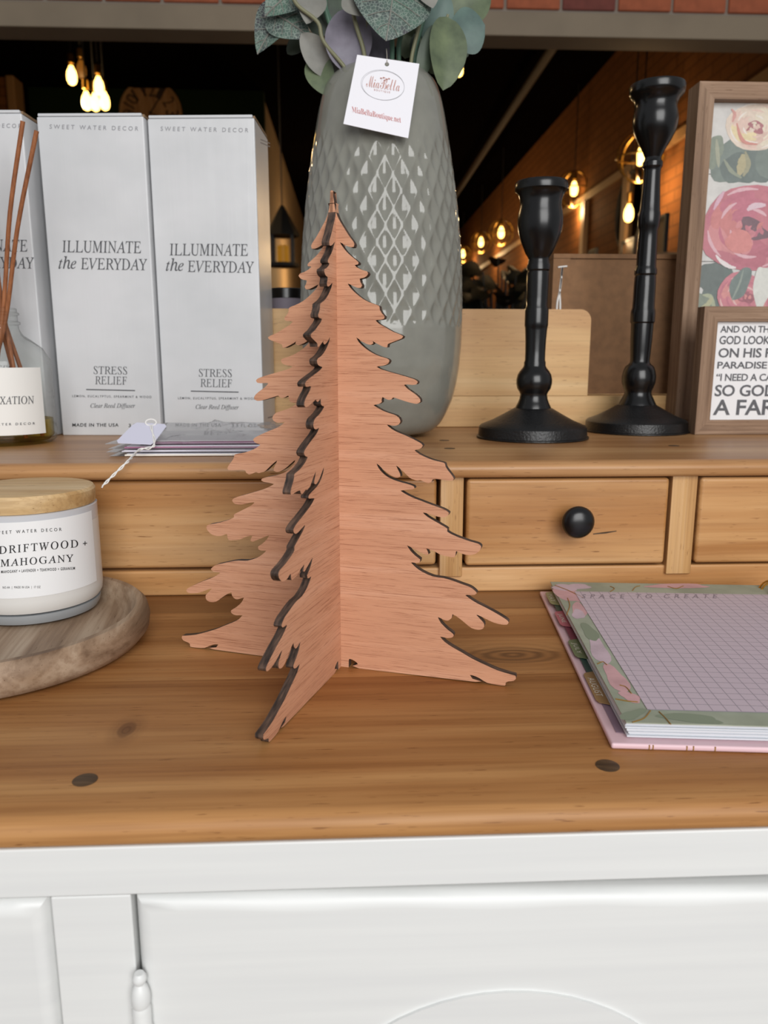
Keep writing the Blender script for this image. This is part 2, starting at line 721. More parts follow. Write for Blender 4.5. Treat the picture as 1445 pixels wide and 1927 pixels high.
struct(box('floor', (-4.4, -3.0, -0.1), (3.6, 19.2, 0.0), MT['floor']))
ztop = EYE + 1.245
zbot = EYE + 1.163
lint = struct(box('trim_lintel', (-3.6, YB, zbot), (3.0, YB + 0.125, ztop), MT['beam'], None, 0.004))
wf = struct(box('wall_front', (-4.4, YB + 0.012, ztop), (3.6, YB + 0.125, 4.6), MT['mortar']))
bme = box_mesh('brick', (-0.098, -0.055, -0.029), (0.098, 0.055, 0.029), 0.003, 1)
bme.materials.append(MT['brick'])
bmd = bme.copy()
bmd.materials.clear()
bmd.materials.append(MT['brick_dark'])
for row in range(4):
    for i in range(-18, 16):
        x = atY(848, 8, YB).x + 0.098 + 0.2075 * i + (0.104 if row % 2 else 0)
        if not -3.6 < x < 3.1:
            continue
        o = bpy.data.objects.new('brick', bmd if (i * 7 + row * 3) % 11 == 3 else bme)
        o.location = (x, YB + 0.055 + random.uniform(-0.002, 0.002), ztop + 0.038 + row * 0.068)
        COL.objects.link(o)
        o.parent = wf
for nm, x0, x1 in (('wall_front_pier', -4.4, -3.6), ('wall_front_pier', 3.0, 3.6)):
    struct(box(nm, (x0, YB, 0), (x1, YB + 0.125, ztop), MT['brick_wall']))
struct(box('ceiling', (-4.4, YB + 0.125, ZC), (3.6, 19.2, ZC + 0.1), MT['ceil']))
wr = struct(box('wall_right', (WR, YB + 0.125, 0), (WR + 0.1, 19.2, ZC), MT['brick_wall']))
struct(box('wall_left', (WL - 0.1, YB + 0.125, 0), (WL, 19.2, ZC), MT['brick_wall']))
struct(box('wall_back', (-4.4, 19.1, 0), (3.6, 19.2, ZC), MT['beige_wall']))
YG = 7.5
xg0, xg1 = atY(50, 140, YG).x, atY(495, 140, YG).x
struct(box('wall_green', (xg0, YG, 0), (xg1, YG + 0.1, ZC), MT['green_wall']))
struct(box('wall_pier', (WL, YG - 0.25, 0), (xg0 - 0.02, YG - 0.1, ZC), MT['brick_wall']))
struct(box('trim_pier', (xg0 - 0.07, YG - 0.3, 0), (xg0, YG - 0.1, ZC), MT['trim'], None, 0.01))
struct(box('wall_corridor', (xg1 - 0.1, YG + 0.1, 0), (xg1 - 0.02, 19.1, ZC), MT['beige_wall']))
zt = EYE + 1.365
struct(box('trim_rail', (WR - 0.03, YB + 0.2, zt - 0.03), (WR, 19.1, zt + 0.03), MT['trim']))
yd = 7.03
struct(box('trim_door', (WR - 0.04, yd - 0.05, 0), (WR, yd + 0.05, zt - 0.03), MT['trim']))
struct(box('trim_door', (WR - 0.04, yd - 1.1, 0), (WR, yd - 1.0, zt - 0.03), MT['trim']))
tag(tube('ceiling_conduit', [(1.5, YB + 0.2, EYE + 2.2), (1.5, 10, EYE + 2.2), (1.5, 19.05, EYE + 2.2)], 0.035, plain('rusty_conduit', '#24140a', 0.7)),
    'long dark conduit pipe running along the shop ceiling', 'pipe')

# ---- shop lamps
BULB = [(0.012, 0.0), (0.016, -0.012), (0.026, -0.030), (0.030, -0.055), (0.029, -0.080), (0.022, -0.098), (0.010, -0.106), (0.002, -0.108)]


def pendant(px, py, Y, label, globe=0.0, lit=True, k=1.0, power=0.0, group=None, name='pendant_lamp'):
    c = atY(px, py, Y)
    th = thing(name, label, 'lamp', (c.x, c.y, c.z + 0.07 * k), group)
    top = ZC
    tube('cord', [(c.x, c.y, top), (c.x, c.y, (top + c.z) / 2), (c.x, c.y, c.z + 0.12 * k)], 0.005, MT['black'], th, 6)
    lathe('socket', [(0.008 * k, 0.06 * k), (0.018 * k, 0.05 * k), (0.02 * k, 0.0), (0.013 * k, -0.005 * k)], (c.x, c.y, c.z + 0.07 * k), MT['brass'], th, 16)
    lathe('bulb', [(r * k, z * k) for r, z in BULB], (c.x, c.y, c.z + 0.056 * k), MT['bulb'] if lit else MT['bulb_dim'], th, 20)
    if globe:
        for a in (0, PI / 3, 2 * PI / 3):
            pts = [(c.x + globe * math.cos(q) * math.cos(a), c.y + globe * math.cos(q) * math.sin(a), c.z + globe * math.sin(q)) for q in [2 * PI * i / 32 for i in range(32)]]
            tube('cage_ring', pts, 0.006, MT['brass'], th, 6, True)
        pts = [(c.x + globe * math.cos(q), c.y + globe * math.sin(q), c.z) for q in [2 * PI * i / 32 for i in range(32)]]
        tube('cage_ring', pts, 0.006, MT['brass'], th, 6, True)
    if power:
        L = bpy.data.lights.new('lamp_light', 'POINT')
        L.energy = power
        L.color = (1.0, 0.66, 0.32)
        L.shadow_soft_size = 0.06
        lo = bpy.data.objects.new('lamp_light', L)
        COL.objects.link(lo)
        lo.location = (c.x, c.y, c.z - 0.16 * k)
        lo.parent = th
        lo.matrix_parent_inverse = Matrix.Translation(-OFF[th.name])
    return th


G1 = 'filament bulb cluster'
pendant(135, 143, 5.2, 'lit filament bulb, leftmost and highest lit one of the hanging cluster', 0, True, 1.0, 16, G1)
pendant(153, 132, 5.4, 'unlit amber bulb with an added faint glow beside the leftmost lit one in the hanging cluster', 0, False, 1.0, 0, G1)
pendant(186, 163, 5.2, 'lit filament bulb in the middle height of the hanging cluster', 0, True, 1.0, 0, G1)
pendant(163, 191, 5.2, 'lit filament bulb, left one of the three lowest in the cluster', 0, True, 1.0, 8, G1)
pendant(179, 193, 5.4, 'lit filament bulb, middle one of the three lowest in the cluster', 0, True, 1.0, 0, G1)
pendant(197, 191, 5.3, 'lit filament bulb, right one of the three lowest in the cluster', 0, True, 1.0, 0, G1)
G2 = 'caged pendants along the brick wall'
pendant(1205, 296, 5.2, 'large caged globe pendant glowing behind the tall candlestick', 0.15, True, 1.0, 13, G2)
pendant(1080, 356, 7.2, 'caged globe pendant glowing beside the cup of the short candlestick', 0.15, True, 1.15, 13, G2)
pendant(943, 438, 9.3, 'nearest of the three small caged pendants left of the short candlestick', 0.14, True, 1.2, 13, G2)
pendant(905, 456, 11.2, 'middle of the three small caged pendants left of the short candlestick', 0.14, True, 1.2, 11, G2)
pendant(871, 478, 13.2, 'farthest small caged pendant next to the vase edge', 0.13, True, 1.2, 12, G2)
pendant(1440, 133, 4.4, 'warm ceiling bulb just above the floral picture frame', 0, True, 0.8, 10, None)
pendant(864, 131, 6.5, 'small warm lamp peeking past the green leaves by the vase', 0, True, 1.0, 0, None)
pendant(1183, 402, 5.55, 'bare glowing bulb added before the round black mirror in place of a reflected bulb', 0, True, 1.1, 6, None)  # stands in for a bulb reflected in the mirror

pendant(640, 480, 9.6, 'added caged globe pendant, unseen behind the vase, to light the corridor wall', 0.14, True, 1.2, 60, G2)  # unseen pendant, added to brighten the corridor wall

# clock on the green wall
cc = atY(283, 212, YG - 0.03)
ck = thing('wall_clock', 'round wooden wall clock on the dark green wall above the boxes', 'clock', (cc.x, YG, cc.z))
RC = 0.262


def disc_y(name, prof, c, mat, parent, n=48):
    V, Fc = lathe_data(prof, (0, 0, 0), n)
    V = [(c[0] + x, c[1] - z, c[2] + y) for x, y, z in V]
    Fc = [tuple(reversed(f)) for f in Fc]
    return mesh(name, V, Fc, mat, parent, 40)


MT['clock_wood'] = wood('clock_face_wood', '#80603f', '#967450', '#a5835f', 'z', (2, 20), 90, 0.7, 0, 0.3)
disc_y('clock_face', [(RC, 0), (RC, 0.02)], (cc.x, YG - 0.001, cc.z), MT['clock_wood'], ck)
ptsr = [(cc.x + RC * math.cos(a), YG - 0.02, cc.z + RC * math.sin(a)) for a in [2 * PI * i / 48 for i in range(48)]]
tube('clock_rim', ptsr, 0.016, MT['trim'], ck, 8, True)
MT['clock_ink'] = plain('clock_numerals', '#2a1c12', 0.8)
for i, tx in enumerate(['12', '1', '2', '3', '4', '5', '6', '7', '8', '9', '10', '11']):
    G, Fc = glyphs(tx, 'slab', 0.9)
    a = PI / 2 - i * PI / 6
    w = 0.05 * len(tx)
    hh = 0.11
    V = []
    for s, q in G:
        lx, ly = (s - 0.5) * w, (q - 0.5) * hh
        ca, sa = math.cos(a - PI / 2), math.sin(a - PI / 2)
        V.append((cc.x + 0.19 * math.cos(a) + lx * ca - ly * sa, YG - 0.0225, cc.z + 0.19 * math.sin(a) + lx * sa + ly * ca))
    mesh('numeral', V, Fc, MT['clock_ink'], ck)
for ang, ln_ in ((2.0, 0.14), (0.6, 0.2)):
    hnd = box('clock_hand', (-0.006, -0.004, -0.02), (0.006, 0.0, ln_), MT['clock_ink'], None)
    xf(hnd, Matrix.Translation((cc.x, YG - 0.024, cc.z)) @ Matrix.Rotation(ang, 4, 'Y'))
    adopt(hnd, ck)

# mirror on the right wall
my, mz = 5.90, EYE + 1.055
mr = thing('round_mirror', 'round black framed mirror on the brick wall behind the tall candlestick', 'mirror', (WR, my, mz))


def disc_x(name, prof, c, mat, parent, n=48):
    V, Fc = lathe_data(prof, (0, 0, 0), n)
    V = [(c[0] - z, c[1] + x, c[2] + y) for x, y, z in V]
    return mesh(name, V, Fc, mat, parent, 40)


disc_x('mirror_glass', [(0.27, 0.0), (0.27, 0.012)], (WR - 0.001, my, mz), plain('mirror_silver', '#35302a', 0.08, 1.0), mr)
ptsr = [(WR - 0.015, my + 0.275 * math.cos(a), mz + 0.275 * math.sin(a)) for a in [2 * PI * i / 48 for i in range(48)]]
tube('mirror_frame', ptsr, 0.018, MT['black'], mr, 8, True)

# console with standing frames against the right wall
csz = EYE + 0.60
cs = thing('wall_shelf', 'dark wooden shelf along the brick wall behind the candlesticks', 'shelf', (WR - 0.15, 6.0, csz - 0.04))
box('shelf_board', (WR - 0.3, 4.6, csz - 0.04), (WR, 7.6, csz), MT['trim'], cs)
for yy in (4.8, 6.1, 7.4):
    box('bracket', (WR - 0.26, yy - 0.02, csz - 0.24), (WR, yy + 0.02, csz - 0.04), MT['black'], cs)
MT['pic'] = plain('dim_picture', '#4a3016', 0.6)
for i, (yy, hh, ww, lb) in enumerate(((4.95, 0.26, 0.20, 'small dark picture frame on the wall shelf nearest the floral picture'),
                                      (5.5, 0.20, 0.26, 'low wide picture frame in the middle of the wall shelf'),
                                      (6.3, 0.24, 0.18, 'upright picture frame at the far end of the wall shelf'))):
    pf = thing('picture_frame', lb, 'picture frame', (WR - 0.15, yy, csz))
    for (a, b) in (((yy - ww / 2, 0), (yy - ww / 2 + 0.02, hh)), ((yy + ww / 2 - 0.02, 0), (yy + ww / 2, hh)),
                   ((yy - ww / 2 + 0.02, 0), (yy + ww / 2 - 0.02, 0.02)), ((yy - ww / 2 + 0.02, hh - 0.02), (yy + ww / 2 - 0.02, hh))):
        box('frame_bar', (WR - 0.165, a[0], csz + a[1]), (WR - 0.14, b[0], csz + b[1]), MT['black'], pf)
    box('picture', (WR - 0.157, yy - ww / 2 + 0.02, csz + 0.02), (WR - 0.145, yy + ww / 2 - 0.02, csz + hh - 0.02), MT['pic'], pf)

# potted plant silhouette beyond the hutch
pc = atY(940, 560, 5.6)
pp = thing('potted_plant', 'dark leafy potted plant in the dim shop left of the short candlestick', 'plant', (pc.x, pc.y, 0))
lathe('pot', [(0.14, 0), (0.2, 0.3), (0.22, 0.75), (0.21, 0.76), (0.19, 0.70)], (pc.x, pc.y, 0), MT['black'], pp, 32)
MT['dark_leaf'] = plain('dark_leaf', '#0c0f09', 0.5)
rp = random.Random(3)


def leaf_data(base, tip, width, normal, curl=0.1, fold=0.12, shape=None, n=14, m=4):
    """spade leaf from base to tip; normal = side it faces"""
    base, tip, normal = Vector(base), Vector(tip), Vector(normal)
    d = tip - base
    L = d.length
    d.normalize()
    s = d.cross(normal).normalized()
    nn = s.cross(d).normalized()
    shape = shape or (lambda q: math.sin(PI * min(1, q) ** 0.85) ** 0.75)
    V, Fc = [], []
    for i in range(n + 1):
        q = i / n
        w = width / 2 * max(0.0, shape(q)) + 1e-5
        c = base + d * (L * q) - nn * (curl * L * (q - 0.4) ** 2)
        for j in range(-m, m + 1):
            k = j / m
            V.append(c + s * (w * k) + nn * (fold * w * (abs(k) ** 1.5)))
    r = 2 * m + 1
    for i in range(n):
        for j in range(2 * m):
            a = i * r + j
            Fc.append((a, a + 1, a + r + 1, a + r))
    return V, Fc


for i in range(42):
    a = rp.uniform(0, 2 * PI)
    q = rp.uniform(0.02, 0.26)
    hgt = rp.uniform(0.58, 0.86) if i else 0.96
    b = Vector((pc.x + 0.05 * math.cos(a), pc.y + 0.05 * math.sin(a), 0.7))
    e = Vector((pc.x + q * math.cos(a), pc.y + q * math.sin(a), 0.72 + hgt))
    st = tube('stem', [b, (b + e) / 2 + Vector((0, 0, 0.05)), e], 0.006, MT['dark_leaf'], pp, 6)
    V, Fc = leaf_data(e, e + Vector((0.17 * math.cos(a), 0.17 * math.sin(a), rp.uniform(-0.10, 0.08))), 0.13, (0, -0.85, 0.5), 0.4)
    mesh('leaf', V, Fc, MT['dark_leaf'], pp, 60)

# hanging lantern behind the boxes
lc = atY(532, 448, 5.0)
ln = thing('lantern', 'black lantern with a dim amber glow hanging between boxes and vase', 'lantern', (lc.x, lc.y, lc.z - 0.17))
lathe('roof', [(0.105, -0.02), (0.10, 0.0), (0.05, 0.09), (0.022, 0.14), (0.01, 0.16)], (lc.x, lc.y, lc.z + 0.03), MT['black'], ln, 8)
lathe('base', [(0.10, -0.17), (0.10, -0.15)], (lc.x, lc.y, lc.z), MT['black'], ln, 8)
for k in range(4):
    a = PI / 4 + k * PI / 2
    box('post', (lc.x + 0.085 * math.cos(a) - 0.008, lc.y + 0.085 * math.sin(a) - 0.008, lc.z - 0.15), (lc.x + 0.085 * math.cos(a) + 0.008, lc.y + 0.085 * math.sin(a) + 0.008, lc.z + 0.012), MT['black'], ln)
lathe('candle', [(0.035, -0.15), (0.035, -0.05), (0.03, -0.045)], (lc.x, lc.y, lc.z), MT['lamp_glow'], ln, 20)
tube('hanger', [(lc.x, lc.y, lc.z + 0.18), (lc.x, lc.y, 1.9), (lc.x, lc.y, ZC)], 0.004, MT['black'], ln, 6)

# ================================================================ the desk with its little hutch
YF = 0.328                                  # front face of the painted base
HF = 0.6715                                 # face frame of the hutch
SH = EYE - 0.0885                           # top of the hutch shelf
YL = 0.985                                  # front of the back ledge and crest
DX0, DX1 = -0.93, 0.78
dk = thing('secretary_desk', 'white painted cabinet desk with a wide honey pine top', 'desk', (-0.07, 0.6, 0))


def nosed(name, x0, x1, prof, mat, parent):
    """board of constant section: prof = closed (y, z) outline"""
    n = len(prof)
    V = [(x0, y, z) for y, z in prof] + [(x1, y, z) for y, z in prof]
    Fc = [(i, (i + 1) % n, n + (i + 1) % n, n + i) for i in range(n)]
    Fc += [tuple(reversed(range(n))), tuple(range(n, 2 * n))]
    o = mesh(name, V, Fc, mat, parent, 40)
    bm = bmesh.new()
    bm.from_mesh(o.data)
    bmesh.ops.recalc_face_normals(bm, faces=bm.faces)
    bm.to_mesh(o.data)
    bm.free()
    return o


TK = 0.0158
seams = [0.325, 0.3735, 0.4830, 0.5475, 0.62, 0.70, 0.86, 1.04]
for i in range(len(seams) - 1):
    a, b = seams[i], seams[i + 1] - 0.0001
    if i == 0:
        r = 0.0105
        prof = [(b, DESK), (a + 0.016, DESK)]
        for k in range(7):
            q = PI / 2 * k / 6
            prof.append((a + 0.012 - 0.010 * math.sin(q), DESK - 0.0095 + 0.0085 * math.cos(q)))
        for k in range(5):
            q = PI / 2 * k / 4
            prof.append((a + 0.005 - 0.004 * math.cos(q) + 0.001, DESK - TK + 0.004 - 0.004 * math.sin(q)))
        prof.append((b, DESK - TK))
        nosed('plank', DX0, DX1, prof, MT['pine_top'], dk)
    else:
        box('plank', (DX0, a, DESK - TK), (DX1, b, DESK), MT['pine_top'], dk)
for px, py in ((160, 1468), (1143, 1441)):
    p = atZ(px, py, DESK)
    lathe('plug', [(0.0062, -0.002), (0.0062, 0.0002), (0.0055, 0.0004)], (p.x, p.y, DESK), MT['plug'], dk, 28)
# painted base
ZA = EYE - 0.2515
box('apron', (DX0 + 0.01, YF, ZA), (DX1 - 0.01, YF + 0.02, DESK - TK), MT['white'], dk, 0.001)
for x0, x1 in ((-0.1440, -0.1062), (0.264, 0.302), (-0.556, -0.518), (DX0 + 0.01, -0.89), (0.735, DX1 - 0.01)):
    box('stile', (x0, YF + 0.0005, 0.08), (x1, YF + 0.02, ZA - 0.0003), MT['white'], dk, 0.001)
box('plinth', (DX0 + 0.01, YF + 0.004, 0), (DX1 - 0.01, YF + 0.02, 0.0795), MT['white'], dk, 0.001)
for x in (DX0 + 0.01, DX1 - 0.028):
    box('side_panel', (x, YF + 0.0205, 0), (x + 0.018, 1.03, DESK - TK), MT['white'], dk, 0.001)
box('back_panel', (DX0 + 0.029, 1.012, 0), (DX1 - 0.029, 1.03, DESK - TK), MT['white'], dk)
box('inner_floor', (DX0 + 0.029, YF + 0.03, 0.08), (DX1 - 0.029, 1.01, 0.095), MT['white'], dk)


def door(x0, x1, top_l, top_r, hinge=None, arch=None):
    """slab door with a slightly crooked, softened top edge and a shallow arched panel"""
    yf = YF - 0.0015
    bm = bmesh.new()
    N = 26
    bot = 0.085
    prof = [(0.0, 0.0065), (0.0015, 0.003), (0.004, 0.001), (0.008, 0.0)]      # in from the edge, back from the face
    rows = []
    for (ins, dp) in prof:
        row = []
        for i in range(N + 1):
            x = x0 + ins + (x1 - x0 - 2 * ins) * i / N
            tz = top_l + (top_r - top_l) * i / N - ins + 0.0009 * math.sin(i * 0.9) * (ins > 0.003)
            row.append(bm.verts.new((x, yf + dp, tz)))
        rows.append(row)
    for a, b in zip(rows, rows[1:]):
        for i in range(N):
            bm.faces.new((a[i], b[i], b[i + 1], a[i + 1]))
    last = rows[-1]
    bl = bm.verts.new((x0 + 0.008, yf, bot + 0.008))
    br_ = bm.verts.new((x1 - 0.008, yf, bot + 0.008))
    bm.faces.new(list(reversed(last)) + [bl, br_])
    # side roundings
    for s, vcol, vb in ((0, 0, bl), (1, N, br_)):
        xs = [x0 + ins if s == 0 else x1 - ins for ins, _ in prof]
        lowers = [bm.verts.new((xs[k], yf + prof[k][1], bot + prof[k][0])) for k in range(3)] + [vb]
        for k in range(3):
            f = (rows[k][vcol], lowers[k], lowers[k + 1], rows[k + 1][vcol])
            bm.faces.new(f if s == 0 else tuple(reversed(f)))
    # back and rim
    tops = rows[0]
    bt = [bm.verts.new((v_.co.x, yf + 0.018, v_.co.z)) for v_ in tops]
    for i in range(N):
        bm.faces.new((tops[i], tops[i + 1], bt[i + 1], bt[i]))
    q0 = bm.verts.new((x0, yf + 0.018, bot))
    q1 = bm.verts.new((x1, yf + 0.018, bot))
    f0 = bm.verts.new((x0, yf + 0.0065, bot))
    f1 = bm.verts.new((x1, yf + 0.0065, bot))
    bm.faces.new(bt + [q1, q0])
    bm.faces.new((tops[0], bt[0], q0, f0))
    bm.faces.new((tops[N], f1, q1, bt[N]))
    bm.faces.new((f0, q0, q1, f1))
    bmesh.ops.recalc_face_normals(bm, faces=bm.faces)
    me = bpy.data.meshes.new('door')
    bm.to_mesh(me)
    bm.free()
    d = link('door', me, MT['white'], dk, 40)
    d.modifiers.new('face_weighted_normals', 'WEIGHTED_NORMAL').keep_sharp = True
    if arch:
        cx_, zt_, rr = arch
        half = 0.108
        pts = []
        for k in range(25):
            a = -math.asin(half / rr * 0.98) + 2 * math.asin(half / rr * 0.98) * k / 24
            pts.append((cx_ + rr * math.sin(a), zt_ - rr + rr * math.cos(a)))
        pts += [(cx_ + half * 0.98, 0.17), (cx_ - half * 0.98, 0.17)]
        slab('raised_panel', pts, yf - 0.0016, yf + 0.001, MT['white'], d)
    if hinge is not None:
        hx, hz = hinge
        lathe('hinge', [(0.0022, 0.0), (0.0034, -0.002), (0.0034, -0.004), (0.0022, -0.006), (0.0036, -0.008), (0.0046, -0.012),
                        (0.0046, -0.016), (0.0040, -0.018), (0.0046, -0.020), (0.0044, -0.030), (0.0048, -0.031), (0.0048, -0.052), (0.0044, -0.053), (0.0044, -0.066), (0.003, -0.070)],
              (hx, yf - 0.0028, hz), MT['white'], d, 20)
    return d


hp = atY(262, 1830, YF - 0.004)
ap = atY(955, 1868, YF - 0.003)
door(-0.1047, 0.2625, ZA - 0.0010, ZA - 0.0085, (hp.x, hp.z), (ap.x, ap.z, 0.115))
door(-0.5165, -0.1455, ZA - 0.001, ZA - 0.001, None, (-0.332, ap.z, 0.115))
door(0.3035, 0.7335, ZA - 0.003, ZA - 0.002, None, None)
door(-0.8885, -0.5575, ZA - 0.002, ZA - 0.002, None, None)

# hutch
hu = thing('desk_hutch', 'low honey pine hutch with small drawers standing on the desktop', 'hutch', (-0.07, 0.83, DESK))
shp = [(1.04, SH), (HF - 0.008, SH)]
for k in range(8):
    q = PI / 2 * k / 7
    shp.append((HF - 0.008 - 0.0095 * math.sin(q), SH - 0.0075 + 0.0075 * math.cos(q)))
shp += [(HF - 0.0165, EYE - 0.1000), (HF - 0.0150, EYE - 0.1022), (HF - 0.0120, EYE - 0.1032), (1.04, EYE - 0.1032)]
nosed('shelf', DX0, DX1, shp, MT['pine_shelf'], hu)
ZS = EYE - 0.1034
ZR0, ZR1 = EYE - 0.1866, DESK + 0.0002
box('lower_rail', (DX0 + 0.01, HF - 0.004, ZR1), (DX1 - 0.01, HF + 0.015, ZR0), MT['pine'], hu, 0.002)
STI = ((0.0800, 0.1005), (0.2875, 0.3105), (0.4950, 0.5180), (0.7020, 0.7250), (-0.3550, -0.3330), (-0.5620, -0.5400), (-0.7700, -0.7480), (DX0 + 0.01, DX0 + 0.03))
for x0, x1 in STI:
    box('divider', (x0, HF - 0.008, ZR0 - 0.0075), (x1, HF + 0.30, ZS), MT['pine_v'], hu, 0.0006, 1)
box('hutch_back', (DX0 + 0.03, 1.0, DESK + 0.0003), (DX1 - 0.03, 1.02, ZS), MT['pine'], hu)
for x in (DX0 + 0.031, DX1 - 0.03):
    box('hutch_side', (x, HF + 0.0155, DESK + 0.0003), (x + 0.018, 0.999, ZS), MT['pine'], hu)
DRW = [(-0.3300, 0.0770), (0.1030, 0.2845), (0.3125, 0.4925), (0.5205, 0.6995), (-0.5370, -0.3575), (-0.7450, -0.5645)]
for i, (x0, x1) in enumerate(DRW):
    d = box('drawer', (x0, HF - 0.010 + (0.004 if i == 0 else 0), ZR0 + 0.0028), (x1, HF + 0.24, ZS - 0.0014), MT['pine'], hu, 0.0035, 3)
    if i in (1, 2, 3, 4, 5):
        kx = (x0 + x1) / 2 + (0.0005 if i != 1 else 0)
        if i == 1:
            kp = atY(1088, 983, HF - 0.030)
            kx, kz = kp.x, kp.z
        V, Fc = lathe_data([(0.0060, 0.0), (0.0055, 0.006), (0.0065, 0.010), (0.0115, 0.0135), (0.0140, 0.018), (0.0142, 0.0205), (0.0125, 0.0238), (0.0085, 0.0262), (0.004, 0.0272), (0.001, 0.0274)], (0, 0, 0), 40)
        mesh('knob', [(kx + a, HF - 0.010 - c, kz + b) for a, b, c in V], [tuple(reversed(f)) for f in Fc], MT['knob'], d, 35)
    if i == 1:
        hk = plane((0, HF - 0.010, 0), (0, -1, 0))
        decal('crack', [(1116, 1004), (1140, 1002.5), (1160, 998.5), (1160, 1000), (1140, 1004), (1116, 1006)], hk, MT['plug'], d)
ZL = EYE - 0.0487
box('back_ledge', (DX0 + 0.02, YL, SH + 0.0003), (DX1 - 0.02, 1.07, ZL), MT['pine_crest'], hu, 0.0012)
# crest with rounded upper corners
cr0, cr1, crz = -0.56, 0.3065, EYE + 0.0590
pts = [(cr0, ZL + 0.0003), (cr1, ZL + 0.0003)]
R_ = 0.014
for k in range(9):
    q = PI / 2 * k / 8
    pts.append((cr1 - R_ + R_ * math.cos(q), crz - R_ + R_ * math.sin(q)))
for k in range(9):
    q = PI / 2 * k / 8
    pts.append((cr0 + R_ - R_ * math.sin(q), crz - R_ + R_ * math.cos(q)))
slab('crest', pts, YL, YL + 0.016, MT['pine_crest'], hu)
# small dark plugs in the shelf
for px, py in ((836, 829), (846, 844), (1268, 839)):
    p = atZ(px, py, SH)
    lathe('plug', [(0.0055, -0.001), (0.0055, 0.0002), (0.005, 0.0003)], (p.x, p.y, SH), MT['plug'], hu, 20)

# ================================================================ the wooden tree
T1, T5, T6 = (460, 340, 4.014), (630, 640, 4.983), (630, 900, 4.014)
RAW = []


def seg(c, pts):
    for x, y in pts:
        RAW.append((c[0] + x / c[2], c[1] + y / c[2]))


seg(T1, [(648, 80), (662, 90), (672, 130), (680, 185), (690, 235), (712, 290), (745, 345), (785, 410), (818, 455), (830, 480), (825, 500), (805, 503), (770, 492), (740, 475), (720, 464),
         (735, 490), (765, 530), (800, 565), (840, 597), (862, 618), (858, 632), (832, 638), (850, 655), (890, 675), (925, 685), (934, 700), (920, 722), (895, 735), (870, 742), (875, 765), (888, 790), (880, 808), (850, 808), (815, 793), (780, 777),
         (800, 810), (840, 850), (890, 890), (940, 917), (990, 935), (1018, 948), (1022, 975), (1040, 1005), (1058, 1025), (1055, 1042), (1030, 1050), (990, 1055),
         (1015, 1080), (1060, 1105), (1120, 1140), (1180, 1163), (1198, 1175), (1190, 1190), (1150, 1207), (1110, 1222), (1082, 1235), (1078, 1258), (1050, 1255), (1015, 1238), (985, 1222), (968, 1211), (973, 1228), (955, 1240), (920, 1232), (880, 1210), (845, 1184)])
seg(T5, [(225, 20), (290, 80), (360, 125), (430, 155), (490, 172), (512, 195), (500, 220), (460, 238), (415, 245), (392, 250), (430, 272), (520, 300), (620, 328), (700, 352), (755, 372), (778, 395), (765, 415), (720, 420), (675, 415), (648, 420),
         (680, 455), (730, 490), (775, 525), (800, 555), (802, 578), (770, 597), (720, 590), (650, 570), (590, 550), (545, 538), (530, 556), (500, 560), (475, 550), (445, 534), (438, 560), (440, 580), (410, 600), (362, 610),
         (400, 635), (450, 662), (510, 685), (570, 705), (605, 735), (615, 760), (600, 790), (565, 803), (525, 800), (488, 794), (520, 825), (570, 855), (640, 885), (700, 912), (760, 942), (810, 970), (825, 990), (810, 1012), (780, 1025), (748, 1035),
         (790, 1068), (850, 1098), (920, 1125), (990, 1142), (1030, 1155), (1038, 1185), (1060, 1220), (1095, 1265), (1115, 1300), (1105, 1318), (1050, 1315), (980, 1305), (918, 1305), (905, 1330), (880, 1342), (840, 1330), (800, 1312), (775, 1318), (740, 1308), (700, 1290), (640, 1230), (575, 1176),
         (592, 1215), (612, 1255), (615, 1280), (590, 1290), (555, 1284), (500, 1252), (450, 1208), (410, 1170), (392, 1157), (405, 1192), (440, 1238), (490, 1280), (550, 1310), (620, 1333), (690, 1352), (740, 1372), (748, 1390), (725, 1400), (680, 1403), (640, 1408), (615, 1412)])
seg(T6, [(530, 117), (590, 147), (660, 174), (720, 197), (790, 222), (840, 244), (862, 264), (855, 280), (825, 295), (780, 290), (730, 275), (690, 263), (665, 261), (700, 292), (760, 327), (820, 362), (850, 382), (848, 402), (890, 427), (950, 452), (1020, 477), (1080, 494), (1105, 515), (1095, 545), (1060, 572), (1010, 580), (960, 570), (918, 550),
         (912, 575), (900, 597), (860, 592), (800, 578), (750, 550), (720, 540), (690, 530), (702, 555), (708, 575), (690, 580), (650, 560), (600, 535), (545, 507), (570, 547), (610, 587), (645, 614), (640, 635), (610, 640), (575, 636), (610, 672), (660, 707), (740, 742), (820, 754), (890, 774), (960, 800), (1020, 822), (1055, 847), (1072, 868), (1055, 882), (1020, 882), (985, 883),
         (1030, 917), (1080, 947), (1150, 982), (1230, 1027), (1290, 1064), (1312, 1086), (1300, 1105), (1260, 1105), (1200, 1090), (1140, 1062), (1100, 1042), (1068, 1031), (1100, 1066), (1128, 1100), (1120, 1135), (1080, 1145), (1030, 1130), (985, 1095), (940, 1058), (888, 1027), (882, 1055), (855, 1075), (825, 1070), (795, 1055), (778, 1049),
         (800, 1092), (850, 1142), (895, 1177), (890, 1200), (850, 1208), (795, 1197), (830, 1237), (890, 1277), (960, 1317), (1040, 1364), (1130, 1407), (1230, 1452), (1330, 1482), (1365, 1492), (1368, 1512), (1350, 1530), (1310, 1535), (1290, 1545), (1285, 1567), (1220, 1560), (1150, 1545), (1100, 1515), (1060, 1495), (1020, 1486), (1040, 1515), (1062, 1538),
         (185, 1437), (175, 1405), (150, 1380), (110, 1364), (105, 1390), (105, 1428)])
TH = 0.005                                   # plywood thickness
seam0 = atZ(642, 1254, DESK)
pr_ = atZ(950, 1290.6, DESK)
pl_ = atZ(372, 1219, DESK)
axA = (pr_ - pl_)
